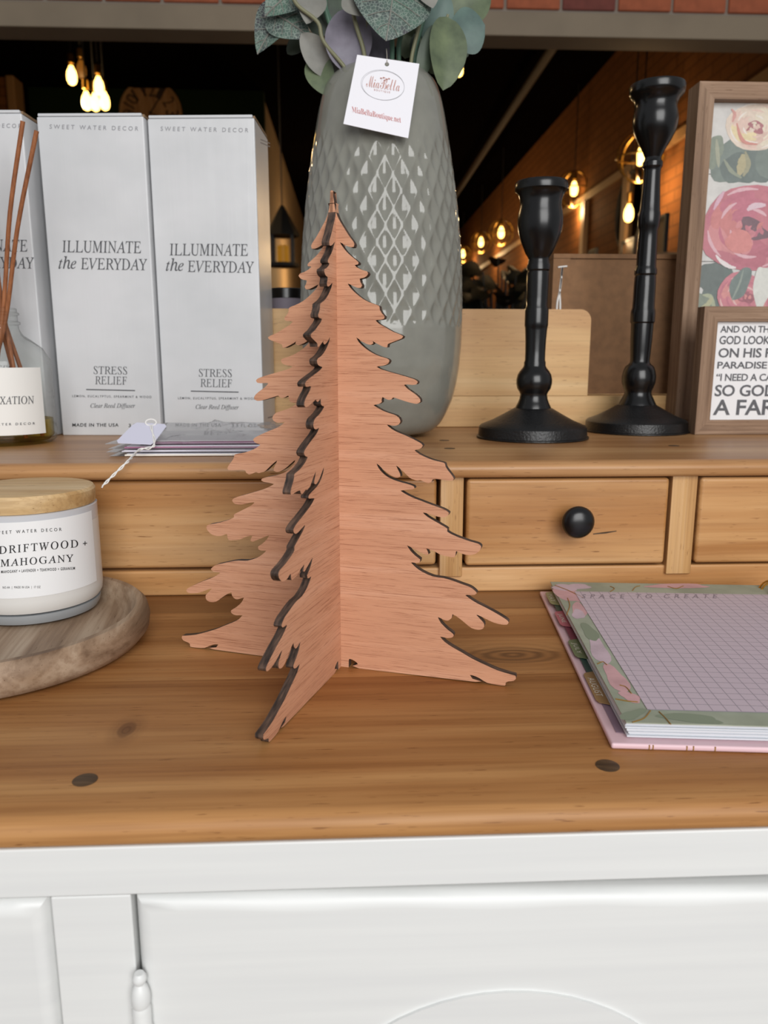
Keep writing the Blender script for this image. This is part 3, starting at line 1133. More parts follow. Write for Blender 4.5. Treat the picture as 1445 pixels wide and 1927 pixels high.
axA.z = 0
axA.normalize()
nA = Vector((axA.y, -axA.x, 0))              # towards the camera
if nA.y > 0:
    nA = -nA
ctr = seam0 - axA * (TH / 2) - nA * (TH / 2)  # crossing axis on the desk
hitA = plane(seam0, nA)
HALF = []
for x, y in RAW:
    p = hitA(x, y)
    HALF.append(((p - ctr).dot(axA), max(0.0, p.z - DESK)))
ZTOP = HALF[0][1] + 0.0006
tr = thing('wooden_tree', 'tall two-panel laser-cut reddish plywood fir tree standing on the desk', 'tree ornament', (ctr.x, ctr.y, DESK))


def smooth_half(P):
    out = []
    n_ = len(P)
    for i in range(n_ - 1):
        a, b = Vector(P[max(i - 1, 0)]), Vector(P[i])
        c, d = Vector(P[i + 1]), Vector(P[min(i + 2, n_ - 1)])
        sharp = (b - a).length > 1e-9 and (c - b).length > 1e-9 and (b - a).normalized().dot((c - b).normalized()) < -0.2
        out.append(tuple(b))
        if (c - b).length > 0.002 and (c - b).length < 0.02:
            m_ = (b + c) / 2 + ((b - a) * (0 if sharp else 1) - (d - c)) * 0.06
            out.append((m_.x, max(0.0, m_.y)))
    out.append(P[-1])
    return out


HS = smooth_half(HALF)
HS = [(s, z) for s, z in HS]


def panel_outline(right, left, cut=None):
    P = [p for p in right if cut is None or p[1] < cut]
    Lf = [(-s, z) for s, z in left if cut is None or z < cut]
    if cut is not None:
        return [(0.0028, cut)] + P + list(reversed(Lf)) + [(-0.0028, cut)]
    return [(0.0, ZTOP)] + P + list(reversed(Lf))


def place_panel(o, ax):
    yv = Vector((-ax.y, ax.x, 0))
    m_ = Matrix((ax, yv, Vector((0, 0, 1)))).transposed().to_4x4()
    m_.translation = ctr.to_3d()
    m_.translation.z = DESK
    o.matrix_parent_inverse = Matrix.Translation(-OFF[tr.name])
    o.matrix_basis = m_
    return o


pa = slab('wide_panel', panel_outline(HS, HS), -TH / 2, TH / 2, MT['ply'], tr, MT['char'])
place_panel(pa, axA)
fr = atZ(482, 1407, DESK)
axB = fr - ctr
axB.z = 0
axB.normalize()
axB = (axB + nA * 3).normalized()            # pulled square to the wide panel
pb = slab('crossing_panel', panel_outline(HS, HS, ZTOP - 0.0075), -TH / 2, TH / 2, MT['ply'], tr, MT['char'])
place_panel(pb, axB)

# ================================================================ vase and leaves
VX, VY = 0.0376, 0.890
va = thing('vase', 'tall grey glazed vase with diamond dimples behind the wooden tree', 'vase', (VX, VY, SH))


def zpx(y, Y=VY):
    return atY(718, y, Y).z - SH


VP_ = [(0.0, 0.0), (0.052, 0.0), (0.0575, 0.0025), (0.0585, 0.006)]
for y, half in ((815, 0.0605), (800, 0.0670), (780, 0.0745), (750, 0.0825), (720, 0.0868), (690, 0.0895), (650, 0.0915), (600, 0.0922), (560, 0.0920), (530, 0.0915), (480, 0.0898), (430, 0.0872), (380, 0.0840), (330, 0.0800), (290, 0.0762), (250, 0.0722),
                (215, 0.0685), (185, 0.0645), (165, 0.0605), (152, 0.0555), (144, 0.0505), (139, 0.0465)):
    if zpx(y) > 0.007:
        VP_.append((half, zpx(y)))
VP_ += [(0.0430, zpx(138.0)), (0.0405, zpx(140)), (0.0400, zpx(150)), (0.0420, zpx(190)), (0.0420, zpx(260)), (0.0, zpx(262))]
VP_ = [(r * 0.9834, z) for r, z in VP_]
fine = []
for (r0, z0), (r1, z1) in zip(VP_, VP_[1:]):
    k = max(1, int(abs(z1 - z0) / 0.0022))
    for i in range(k):
        q = i / k
        fine.append((r0 + (r1 - r0) * q, z0 + (z1 - z0) * q))
fine.append(VP_[-1])
# soften the polyline
for _ in range(3):
    fine = [fine[0]] + [((a[0] + 2 * b[0] + c[0]) / 4, (a[1] + 2 * b[1] + c[1]) / 4) for a, b, c in zip(fine, fine[1:], fine[2:])] + [fine[-1]]
NV, ND = 360, 30
PH = 0.0335
za, zb = zpx(618), zpx(262)
V, Fc = [], []
for j, (r, z) in enumerate(fine):
    outer = z > 0.01 and j < len(fine) * 0.9 and r > 0.0428
    msk = 0.0
    if outer:
        msk = max(0.0, min(1.0, (z - za) / 0.004)) * max(0.0, min(1.0, (zb - z) / 0.03))
    for i in range(NV):
        a = 2 * PI * i / NV
        rr = r
        if msk > 0:
            u, w = ND * a / (2 * PI), z / PH
            dm = abs(math.sin(PI * (u + w)) * math.sin(PI * (u - w)))
            rr = r - 0.0026 * msk * dm ** 0.8
        V.append((VX + rr * math.cos(a), VY + rr * math.sin(a), SH + z))
for j in range(len(fine) - 1):
    for i in range(NV):
        k = (i + 1) % NV
        Fc.append((j * NV + i, j * NV + k, (j + 1) * NV + k, (j + 1) * NV + i))
mesh('vase_body', V, Fc, MT['ceramic'], va, 80)

bq = thing('leaf_bouquet', 'bunch of artificial grey-green and purple veined leaves in the vase', 'bouquet', (VX, VY, SH + zpx(190)))


def leafmat(name, a, b, c, veined=False):
    t = NT(name)
    t.set(Roughness=0.55)
    if veined:
        v = t.coords((1, 1, 1), 3)
        vo = t.n('ShaderNodeTexVoronoi', feature='DISTANCE_TO_EDGE')
        vo.inputs['Scale'].default_value = 300
        t.l(v, vo.inputs['Vector'])
        n = t.noise(v, 40, 3)
        body = t.ramp(n, [(0.38, lin(a)), (0.62, lin(b))])
        f = t.ramp(vo.outputs['Distance'], [(0.03, (1, 1, 1, 1)), (0.075, (0, 0, 0, 1))])
        t.color(t.mix(f, body, lin(c)))
    else:
        v = t.coords((1, 1, 1), 3)
        n = t.noise(v, 45, 4)
        t.color(t.ramp(n, [(0.3, lin(a)), (0.5, lin(b)), (0.75, lin(c))]))
    return t.m


MT['leaf_vein'] = leafmat('purple_veined_leaf', '#37333b', '#4d685a', '#7d8a80', True)
MT['leaf_lav'] = leafmat('lavender_grey_leaf', '#5f5b66', '#6f6a76', '#7d7a85')
MT['leaf_grey'] = leafmat('dusty_grey_leaf', '#6a6962', '#7b7a73', '#8a8880')
MT['leaf_green'] = leafmat('sage_green_leaf', '#46513c', '#58644a', '#6b7757')
MT['leaf_teal'] = leafmat('blue_green_leaf', '#465a55', '#526861', '#5e756c')
MT['leaf_dark'] = leafmat('deep_green_leaf', '#2d372d', '#3c483a', '#4c5847')
MT['stem'] = plain('teal_green_stem', '#4f6f5c', 0.5)
MT['stem_olive'] = plain('olive_stem', '#77765a', 0.5)
oval = lambda q: (math.sin(PI * min(1, max(0, q)) ** 0.9)) ** 0.6
spade = lambda q: (math.sin(PI * min(1, q) ** 0.62)) ** 0.8 if q < 1 else 0
obov = lambda q: (math.sin(PI * min(1, q) ** 1.5)) ** 0.7 if q < 1 else 0
LEAVES = [
    # base px, tip px, Y base, Y tip, width px, material, shape, facing x
    ((745, -46), (728, 70), 0.84, 0.82, 122, 'leaf_vein', spade, 0.1),
    ((548, 2), (482, 94), 0.90, 0.88, 66, 'leaf_vein', spade, -0.3),
    ((505, 18), (584, 66), 0.885, 0.875, 58, 'leaf_vein', spade, 0.2),
    ((566, -30), (498, 26), 0.88, 0.87, 60, 'leaf_vein', spade, 0.0),
    ((590, -28), (578, 42), 0.87, 0.86, 50, 'leaf_grey', spade, 0.3),
    ((662, 138), (650, 10), 0.86, 0.865, 72, 'leaf_lav', oval, -0.1),
    ((712, 130), (696, 14), 0.88, 0.885, 62, 'leaf_lav', oval, 0.25),
    ((655, -30), (690, 26), 0.85, 0.84, 60, 'leaf_grey', obov, 0.1),
    ((800, -40), (815, 12), 0.84, 0.83, 40, 'leaf_grey', spade, 0.0),
    ((843, 28), (838, 164), 0.87, 0.85, 62, 'leaf_green', oval, 0.3),
    ((832, 72), (913, 44), 0.88, 0.875, 70, 'leaf_teal', obov, 0.2),
    ((842, 36), (922, -20), 0.90, 0.90, 66, 'leaf_green', oval, 0.1),
    ((846, 78), (882, 104), 0.92, 0.92, 36, 'leaf_dark', oval, 0.0),
    ((806, 96), (842, -16), 0.89, 0.88, 46, 'leaf_teal', oval, 0.2),
    ((790, 150), (816, 44), 0.86, 0.86, 26, 'leaf_dark', oval, 0.3),
    ((632, 144), (566, 62), 0.88, 0.87, 44, 'leaf_grey', oval, -0.3),
    ((640, 152), (580, 60), 0.895, 0.89, 40, 'leaf_dark', oval, -0.1),
    ((588, 104), (618, 176), 0.885, 0.87, 44, 'leaf_green', oval, -0.2),
    ((575, 64), (540, 100), 0.92, 0.92, 26, 'leaf_dark', oval, 0.0),
    ((800, 60), (772, -30), 0.90, 0.90, 50, 'leaf_dark', oval, 0.0),
    ((620, 60), (600, -40), 0.92, 0.92, 60, 'leaf_dark', oval, 0.1),
    ((760, 40), (745, -70), 0.93, 0.93, 70, 'leaf_dark', oval, 0.1),
    ((690, 40), (660, -80), 0.93, 0.93, 70, 'leaf_green', oval, 0.0),
    ((830, 20), (870, -80), 0.92, 0.92, 70, 'leaf_teal', oval, 0.0),
    ((560, 10), (530, -80), 0.91, 0.91, 60, 'leaf_green', oval, 0.0),
    ((606, 70), (590, 4), 0.90, 0.90, 40, 'leaf_dark', oval, 0.2),
    ((792, 120), (800, 46), 0.90, 0.90, 40, 'leaf_dark', oval, 0.0),
    ((762, 110), (775, 30), 0.91, 0.91, 34, 'leaf_green', oval, 0.1),
    ((820, 140), (800, 60), 0.89, 0.885, 34, 'leaf_green', oval, 0.3),
    ((640, -40), (620, -140), 0.90, 0.89, 80, 'leaf_grey', oval, 0.0),
    ((720, -60), (705, -170), 0.90, 0.89, 80, 'leaf_green', oval, 0.0),
    ((800, -60), (825, -160), 0.90, 0.90, 80, 'leaf_lav', oval, 0.0),
]
for i, (b, e, Yb, Yt, w, m_, shp_, fx) in enumerate(LEAVES):
    B, E = atY(b[0], b[1], Yb), atY(e[0], e[1], Yt)
    V, Fc = leaf_data(B, E, 1.12 * w / F * Yb, Vector((fx, -1, 0.15)), 0.22, 0.22 if i % 2 else -0.14, shp_, 16, 5)
    lf = mesh('leaf', V, Fc, MT[m_], bq, 80)
    mid = [B + (E - B) * q + (EYEP - B).normalized() * 0.0012 for q in (0.02, 0.3, 0.6, 0.9)]
    if m_ == 'leaf_vein':
        # pale midrib and side ribs follow the blade
        n_, r_ = 17, 11
        rib = [Vector(V[k * r_ + 5]) + (EYEP - B).normalized() * 0.0006 for k in range(n_)]
        tube('midrib', rib, 0.0007, MT['leaf_grey'], lf, 5)
        for k in (3, 6, 9, 12):
            for s_ in (-1, 1):
                q = [Vector(V[k * r_ + 5]), Vector(V[min(k + 1, 16) * r_ + 5 + 2 * s_]), Vector(V[min(k + 2, 16) * r_ + 5 + 4 * s_])]
                tube('side_rib', [p_ + (EYEP - B).normalized() * 0.0006 for p_ in q], 0.0004, MT['leaf_grey'], lf, 5)
STEMS = [
    ([(690, 150), (640, 90), (612, 20), (590, -60)], 0.89, 0.0024, 'stem'),
    ([(700, 150), (622, 40), (612, -20), (618, -90)], 0.90, 0.0026, 'stem'),
    ([(660, 145), (610, 80), (598, 42), (560, 10), (545, -20)], 0.86, 0.0020, 'stem_olive'),
    ([(690, 150), (684, 95), (668, 40), (655, -30)], 0.855, 0.0022, 'stem_olive'),
    ([(694, 150), (688, 100), (692, 40), (700, -40)], 0.86, 0.0020, 'stem_olive'),
    ([(735, 150), (738, 90), (736, 40), (745, -46)], 0.87, 0.0026, 'stem'),
    ([(750, 150), (750, 90), (758, 40), (765, -60)], 0.88, 0.0026, 'stem'),
    ([(775, 150), (782, 90), (800, 20), (815, -50)], 0.88, 0.0028, 'stem'),
    ([(768, 150), (776, 100), (790, 40), (800, -40)], 0.86, 0.0020, 'stem_olive'),
    ([(780, 155), (800, 110), (826, 74), (843, 28)], 0.885, 0.0018, 'stem_olive'),
]
for pts, Y, r, m_ in STEMS:
    P = [atY(x, y, Y) for x, y in pts]
    P = [Vector((VX + (P[0].x - VX) * 0.5, VY, SH + zpx(240)))] + P
    tube('stem', curve(P, 6), r, MT[m_], bq, 8)

# ---- swing tag on the vase
tgc = [(672, 103), (789, 120), (768, 260), (646, 233)]
tgY = [0.811, 0.811, 0.801, 0.801]
q0 = [atY(x, y, Y) for (x, y), Y in zip(tgc, tgY)]
nrm = (q0[1] - q0[0]).cross(q0[3] - q0[0]).normalized()
if nrm.y > 0:
    nrm = -nrm
hitT = plane(q0[0], nrm)
Q = [hitT(x, y) for x, y in tgc]
tgo = thing('price_tag', 'white square boutique swing tag hanging on the front of the vase', 'tag', tuple((Q[2] + Q[3]) / 2))
MT['tag_string'] = plain('thin_tag_string', '#a09a90', 0.8)
hole = (728, 121)


def on_tag(x, y, lift=0.0):
    return hitT(x, y) + nrm * lift


bm = bmesh.new()
ring_in = [on_tag(hole[0] + 4.2 * math.cos(a), hole[1] + 4.0 * math.sin(a)) for a in [2 * PI * i / 16 for i in range(16)]]
co = Q
edge_pts = []
for k in range(4):
    for q in range(4):
        edge_pts.append(co[k].lerp(co[(k + 1) % 4], q / 4))
# order both loops by angle round the hole
ctr2 = on_tag(*hole)
ux = (Q[1] - Q[0]).normalized()
uy = nrm.cross(ux)
angle = lambda p: math.atan2((p - ctr2).dot(uy), (p - ctr2).dot(ux))
edge_pts.sort(key=angle)
ring_in.sort(key=angle)
vo = [bm.verts.new(p) for p in edge_pts]
vi = [bm.verts.new(p) for p in ring_in]
for k in range(16):
    j = (k + 1) % 16
    bm.faces.new((vo[k], vo[j], vi[j], vi[k]))
bmesh.ops.recalc_face_normals(bm, faces=bm.faces)
gg = bmesh.ops.extrude_face_region(bm, geom=list(bm.faces))
bmesh.ops.translate(bm, vec=-nrm * 0.0005, verts=[g for g in gg['geom'] if isinstance(g, bmesh.types.BMVert)])
bmesh.ops.recalc_face_normals(bm, faces=bm.faces)
me = bpy.data.meshes.new('card')
bm.to_mesh(me)
bm.free()
link('card', me, MT['paper'], tgo)
for (rx, ry, cx_, cy_) in ((41, 28, 720, 160), (40, 27.5, 721, 161)):
    ang = math.radians(9)
    E_ = []
    for i in range(48):
        a = 2 * PI * i / 48
        x, y = rx * math.cos(a), ry * math.sin(a)
        E_.append(on_tag(cx_ + x * math.cos(ang) - y * math.sin(ang), cy_ + x * math.sin(ang) + y * math.cos(ang), 0.0002))
    tube('printed_ring', E_, 0.00016, plain('silver_print', '#b4b4b8', 0.4), tgo, 5, True)
lettering('MiaBella', (689, 163), (752, 172), 22, hitT, MT['ink_copper'], tgo, 'script', 0.0, 0.9, -0.008)
lettering('BOUTIQUE', (704, 171), (734, 176), 4, hitT, MT['ink_copper'], tgo, 'sans', 0.0, 1.5)
lettering('MiaBellaBoutique.net', (663, 214), (755, 234), 14, hitT, MT['ink_red'], tgo, 'slab', -0.1, 1.0, -0.012)
for hx, hy in ((717, 147), (722, 146), (728, 149), (732, 148), (724, 151)):
    tube('printed_heart', [on_tag(hx - 1.6, hy, 0.0003), on_tag(hx, hy + 0.6, 0.0003), on_tag(hx + 1.6, hy + 0.4, 0.0003)], 0.0006, MT['ink_copper'], tgo, 6)
tube('string', [on_tag(hole[0], hole[1] + 2, 0.0004), on_tag(hole[0], hole[1] - 6, 0.001), atY(728, 104, 0.823), atY(727, 92, 0.845)], 0.0004, MT['tag_string'], tgo, 6)

# ================================================================ diffuser boxes
G3 = 'boxed reed diffusers'


def carton(bl, br, Yl, Yr, top, label, depth=0.083):
    A = atY(bl[0], bl[1], Yl)
    B = atY(br[0], br[1], Yr)
    A.z = B.z = SH
    ex = (B - A)
    w = ex.length
    ex.normalize()
    ey = Vector((-ex.y, ex.x, 0))
    h = top
    th = thing('diffuser_box', label, 'box', tuple((A + B) / 2 + ey * depth / 2), G3)
    m_ = Matrix((ex, ey, Vector((0, 0, 1)))).transposed().to_4x4()
    m_.translation = A
    o = xf(box('carton_body', (0, 0, 0), (w, depth, h - 0.0035), MT['carton'], th, 0.0016, 2), m_)
    xf(box('lid_flap', (0.001, 0.0006, h - 0.0033), (w - 0.0022, depth - 0.002, h), MT['carton'], th, 0.0008, 1), m_)
    xf(box('flap_edge', (w - 0.002, 0.004, h - 0.0033), (w - 0.0002, depth - 0.004, h - 0.0006), MT['kraft'], th), m_)
    return th, plane(A, -ey), plane(B, ex), m_, w


HB = 0.343
b1, h1, s1, m1, w1 = carton((-108, 824), (93, 824), 0.888, 0.8815, HB - 0.002, 'white diffuser box at the left edge, half hidden by the reed bottle')
b2, h2, s2, m2, w2 = carton((118, 822), (304, 819), 0.9000, 0.8930, HB, 'white diffuser box in the middle of the three')
b3, h3, s3, m3, w3 = carton((310.5, 820), (497, 817), 0.9015, 0.8935, HB, 'white diffuser box closest to the vase, its side lit warm')


def box_print(b, h, tl, brand, ill, the, eve, stress, relief, bar, lem, clr, made, oz):
    lettering('SWEET WATER DECOR', *brand, 8, h, MT['ink_pale'], b, 'sans', 0.05, 1.55)
    lettering('ILLUMINATE', *ill, 23, h, MT['ink'], b, 'serif', 0.04, 1.0, 0.002)
    lettering('the', *the, 24, h, MT['ink'], b, 'italic', 0.04, 1.0, 0.004)
    lettering('EVERYDAY', *eve, 22, h, MT['ink'], b, 'serif', 0.04, 1.0, 0.002)
    lettering('STRESS', *stress, 15, h, MT['ink'], b, 'serif', 0.03)
    lettering('RELIEF', *relief, 15, h, MT['ink'], b, 'serif', 0.03)
    decal('printed_rule', bar, h, MT['ink'], b)
    lettering('LEMON, EUCALYPTUS, SPEARMINT & WOOD', *lem, 5, h, MT['ink'], b, 'sans', 0.0, 1.35, 0.01)
    lettering('Clear Reed Diffuser', *clr, 11, h, MT['ink'], b, 'italic', 0.03, 1.0, 0.004)
    if made:
        lettering('MADE IN THE USA', *made, 6.5, h, MT['ink_black'], b, 'sans', 0.02, 1.15, 0.02)
    if oz:
        lettering('3.5 FL OZ', *oz, 6.5, h, MT['ink_black'], b, 'sans', 0.02, 1.15, 0.02)


box_print(b2, h2, None, ((93, 242), (260, 246)), ((117, 475), (265, 477)), ((110, 506), (143, 506)), ((152, 507), (276, 509)),
          ((176, 704), (239, 705)), ((179, 723), (238, 724)), [(162, 734), (254, 736), (254, 734), (162, 732)],
          ((136, 748), (285, 750)), ((170, 770), (254, 770)), ((136, 803), (223, 803)), ((242, 804), (290, 804)))
box_print(b3, h3, None, ((302, 246), (467, 249)), ((319, 481), (466, 482)), ((312, 510), (345, 510)), ((353, 512), (477, 514)),
          ((374, 709), (436, 710)), ((377, 728), (436, 729)), [(359, 737), (449, 739), (449, 737), (359, 735)],
          ((335, 752), (481, 753)), ((368, 772), (449, 773)), ((330, 803), (416, 803)), ((436, 804), (482, 804)))
box_print(b1, h1, None, ((-118, 238), (40, 241)), ((-96, 472), (51, 474)), ((-104, 503), (-71, 503)), ((-62, 504), (63, 506)),
          ((-40, 702), (24, 703)), ((-36, 721), (23, 722)), [(-52, 732), (40, 734), (40, 732), (-52, 730)],
          ((-80, 746), (70, 748)), ((-44, 768), (40, 768)), None, None)
# small print on the side of the last box
for k in range(3):
    x0, y0 = 489 + 2 * k, 262 + 4 * k
    G, Fc = None, None
for y0, x0, x1 in ((262, 490, 508), (268, 490, 508), (744, 503, 519), (750, 503, 519), (786, 504, 517)):
    decal('side_print', [(x0, y0 - 1), (x1, y0 + 7 if y0 < 500 else y0 - 4), (x1, y0 + 9 if y0 < 500 else y0 - 1.5), (x0, y0 + 1.5)], s3, MT['ink_pale'], b3)

# ================================================================ reed diffuser bottle
BX, BY = atY(5, 700, 0.828).x, 0.828
BR = 0.0478
rd = thing('reed_diffuser', 'clear glass reed diffuser bottle with amber oil and brown sticks', 'reed diffuser', (BX, BY, SH))


def zb_(y):
    return atY(5, y, BY).z - SH


bp = [(0.010, 0.0012), (BR - 0.006, 0.0), (BR - 0.001, 0.004), (BR, 0.010), (BR, zb_(690)), (BR - 0.0015, zb_(676)), (BR - 0.008, zb_(655)), (BR - 0.018, zb_(640)), (BR - 0.025, zb_(631)),
      (0.0205, zb_(624)), (0.0192, zb_(618)), (0.0192, zb_(612)), (0.0210, zb_(610)), (0.0210, zb_(606)), (0.0188, zb_(604)), (0.0188, zb_(594)), (0.0206, zb_(592)), (0.0206, zb_(589)), (0.0186, zb_(587)), (0.0186, zb_(581)), (0.0170, zb_(579.5))]
lathe('glass_bottle', bp, (BX, BY, SH), MT['glass'], rd, 64, False, False)
lathe('oil', [(0.006, 0.004), (BR - 0.008, 0.003), (BR - 0.003, 0.008), (BR - 0.003, zb_(788)), (0.001, zb_(788))], (BX, BY, SH), MT['oil'], rd, 48, False, False)
# paper label wrapped on the front
hitB = cylinder(BX, BY, BR + 0.0003)
V, Fc = [], []
a0, a1 = -PI / 2 - 1.22, -PI / 2 + 1.22
NL = 40
zl0, zl1 = SH + 0.0125 + (zb_(812) - 0.0125), SH + zb_(691)
for i in range(NL + 1):
    a = a0 + (a1 - a0) * i / NL
    for z in (zl0, zl1):
        V.append((BX + (BR + 0.0003) * math.cos(a), BY + (BR + 0.0003) * math.sin(a), z))
for i in range(NL):
    Fc.append((2 * i, 2 * i + 2, 2 * i + 3, 2 * i + 1))
mesh('label', V, Fc, MT['label'], rd, 60)
lettering('RELAXATION', (-46, 762), (64, 760), 15, hitB, MT['ink'], rd, 'serif', 0.0, 1.0, 0.002)
lettering('SWEET WATER DECOR', (-58, 803), (66, 799), 4.5, hitB, MT['ink'], rd, 'sans', 0.0, 1.7, 0.012)
REEDS = [((43, 228), (8, 560), 0.80, 0.818), ((69, 246), (20, 596), 0.79, 0.818), ((-30, 240), (2, 560), 0.83, 0.835), ((-60, 260), (-2, 570), 0.84, 0.84), ((-18, 262), (0, 570), 0.80, 0.820), ((-90, 300), (-8, 580), 0.82, 0.826)]
feet = [(-0.012, -0.018), (-0.026, -0.012), (0.022, -0.016), (0.030, 0.006), (-0.004, -0.030), (0.012, 0.024)]
for ((tx, ty), (nx, ny), Yt, Yn), (fx, fy) in zip(REEDS, feet):
    T_, N_ = atY(tx, ty, Yt), atY(nx, ny, Yn)
    F_ = Vector((BX + fx * 1.1, BY + fy, SH + 0.006))
    if abs(N_.x - BX) > 0.013:
        N_.x = BX + math.copysign(0.013, N_.x - BX)
    mid = (T_ + N_) / 2 + Vector((-0.003, 0, 0))
    tube('reed', curve([T_, mid, N_, (N_ + F_) / 2, F_], 6), 0.0022, MT['reed'], rd, 10)

# ================================================================ cards in cellophane
G4 = 'sleeved cards on the hutch shelf'
cd0 = atZ(226, 860, SH)
CARDS = [(0.0, 0.0030, '#ece6dc', 'lowest cream card in a clear sleeve, bottom of the stack'),
         (0.0036, 0.0060, '#e3e1ee', 'white card in a clear sleeve, middle of the stack'),
         (0.0066, 0.0095, '#a9708f', 'plum edged card near the top of the sleeved stack')]
for i, (z0, z1, c, lb) in enumerate(CARDS):
    x0 = cd0.x + (0.004, 0.001, 0.003)[i]
    th = thing('greeting_card', lb, 'card', (x0 + 0.085, cd0.y + 0.055, SH + z0 + 0.0003), G4)
    cm = plain('card_stock_%d' % i, c, 0.6)
    o = box('card', (x0, cd0.y + 0.002 * i, SH + z0 + 0.0006), (x0 + 0.165, cd0.y + 0.105, SH + z1 - 0.0008), cm, th, 0.0003, 1)
    box('insert', (x0 + 0.002, cd0.y + 0.001 + 0.002 * i, SH + z1 - 0.0007), (x0 + 0.163, cd0.y + 0.104, SH + z1 - 0.0003), MT['paper'], th)
    xs = x0 - 0.014
    V = [(xs, cd0.y + 0.003, SH + z0 + 0.0004), (x0 + 0.17, cd0.y - 0.002, SH + z0 + 0.0003), (x0 + 0.17, cd0.y + 0.11, SH + z0 + 0.0003), (xs, cd0.y + 0.11, SH + z0 + 0.0004),
         (xs, cd0.y + 0.003, SH + z0 + 0.0006), (x0 + 0.17, cd0.y - 0.002, SH + z1), (x0 + 0.17, cd0.y + 0.11, SH + z1), (xs, cd0.y + 0.11, SH + z0 + 0.0006)]
    mesh('clear_sleeve', V, [(0, 1, 2, 3), (4, 5, 6, 7), (0, 1, 5, 4)], MT['film'], th)
# crumpled cellophane bag of cards on top
bg_ = thing('cellophane_bag', 'crinkled clear cellophane bag of cards on top of the sleeved stack', 'bag', (cd0.x + 0.08, cd0.y + 0.06, SH + 0.0098))
cx0, cx1, cy0, cy1 = cd0.x - 0.016, cd0.x + 0.165, cd0.y + 0.008, cd0.y + 0.115
box('card', (cx0 + 0.03, cy0 + 0.004, SH + 0.0102), (cx1, cy1 - 0.004, SH + 0.0122), plain('plum_card', '#8d5a78', 0.6), bg_, 0.0003, 1)
box('insert', (cx0 + 0.032, cy0 + 0.005, SH + 0.0123), (cx1, cy1 - 0.004, SH + 0.0132), plain('grey_card', '#b9b4b6', 0.6), bg_, 0.0003, 1)
NXg, NYg = 44, 18
rc = random.Random(11)
bumps = [(rc.uniform(0, 1), rc.uniform(0, 1), rc.uniform(0.04, 0.14), rc.uniform(-0.0035, 0.0045), rc.uniform(0, PI)) for _ in range(60)]
V, Fc = [], []
for i in range(NXg + 1):
    for j in range(NYg + 1):
        u, w = i / NXg, j / NYg
        edge = min(1.0, 5 * u, 6 * w, 6 * (1 - w))
        z = 0.0145 + 0.009 * w
        for bx_, by_, br2, bh, ba in bumps:
            dx, dy = u - bx_, (w - by_) * 0.6
            rx_ = dx * math.cos(ba) + dy * math.sin(ba)
            ry_ = -dx * math.sin(ba) + dy * math.cos(ba)
            z += bh * math.exp(-(abs(rx_) / (br2 * 0.25)) - (ry_ / br2) ** 2)
        z = max(z, 0.0138)
        z = 0.0108 + (z - 0.0108) * edge
        V.append((cx0 + (cx1 - cx0) * u, cy0 + (cy1 - cy0) * w, SH + z))
for i in range(NXg):
    for j in range(NYg):
        a = i * (NYg + 1) + j
        Fc.append((a, a + NYg + 1, a + NYg + 2, a + 1))
mesh('cellophane', V, Fc, MT['film'], bg_, 25)
# white paper tag with its twisted string
tq = [(222, 833), (284, 836), (291, 831), (313, 802), (310, 798), (258, 795), (250, 799), (220, 829)]
tp0 = atY(222, 836, cd0.y - 0.004)
tp1 = atY(312, 797, cd0.y + 0.022)
nT = (atY(285, 836, cd0.y - 0.004) - tp0).cross(tp1 - tp0).normalized()
hitG = plane(tp0, nT)
bm = bmesh.new()
f = bm.faces.new([bm.verts.new(hitG(x, y)) for x, y in tq])
gg = bmesh.ops.extrude_face_region(bm, geom=[f])
bmesh.ops.translate(bm, vec=(0, 0, -0.0005), verts=[g for g in gg['geom'] if isinstance(g, bmesh.types.BMVert)])
bmesh.ops.recalc_face_normals(bm, faces=bm.faces)
me = bpy.data.meshes.new('paper_tag')
bm.to_mesh(me)
bm.free()
st = thing('string_tag', 'small blank white tag with twisted string lying on the cellophane bag', 'tag', tuple(hitG(265, 820)))
link('paper_tag', me, plain('lilac_white_paper', '#cfcede', 0.6), st)
for ph in (0.0, PI):
    pts = []
    base = curve([atY(284, 800, cd0.y + 0.018), atY(290, 838, cd0.y - 0.006), atY(264, 846, 0.690), atY(250, 859, 0.664), atY(238, 871, 0.646), atY(214, 894, 0.640), atY(192, 916, 0.634)], 10)
    for i, p in enumerate(base):
        a = i * 0.55 + ph
        pts.append(p + Vector((math.cos(a), math.sin(a), math.sin(a))) * 0.0008)
    tube('string', pts, 0.0006, MT['twine'], st, 6)
loop = [atY(284 + 10 * math.cos(a), 797 + 6 * math.sin(a), cd0.y + 0.02) + Vector((0, 0, 0.001)) for a in [2 * PI * i / 20 for i in range(20)]]
tube('string_loop', loop, 0.0007, MT['twine'], st, 6, True)

# ================================================================ tray and candle
TX, TY, TR = -0.2655, 0.549, 0.1135
ty_ = thing('round_tray', 'round whitewashed wooden tray under the candle jar', 'tray', (TX, TY, DESK))
tp = [(0.0, 0.0), (TR - 0.014, 0.0), (TR - 0.006, 0.003), (TR - 0.001, 0.009), (TR, 0.016), (TR - 0.0015, 0.023), (TR - 0.005, 0.0265), (TR - 0.0095, 0.0265), (TR - 0.0125, 0.0235), (TR - 0.015, 0.0165), (TR - 0.019, 0.0125), (TR - 0.024, 0.012), (0.0, 0.012)]
tp = tp[:1] + [(0.05, 0.0)] + tp[1:-1] + [(0.05, 0.012), (0.0, 0.012)]
o = lathe('tray_body', tp, (0, 0, 0), MT['tray'], None, 96, False, False, 45)
adopt(o, ty_)
o.matrix_basis = Matrix.Translation((TX, TY, DESK)) @ Matrix.Rotation(0.12, 4, 'Z')
JX, JY, JR = -0.2508, 0.6015, 0.0504
JZ = DESK + 0.0123
cj = thing('candle_jar', 'white candle in a glass jar with flat wooden lid on the tray', 'candle', (JX, JY, JZ))


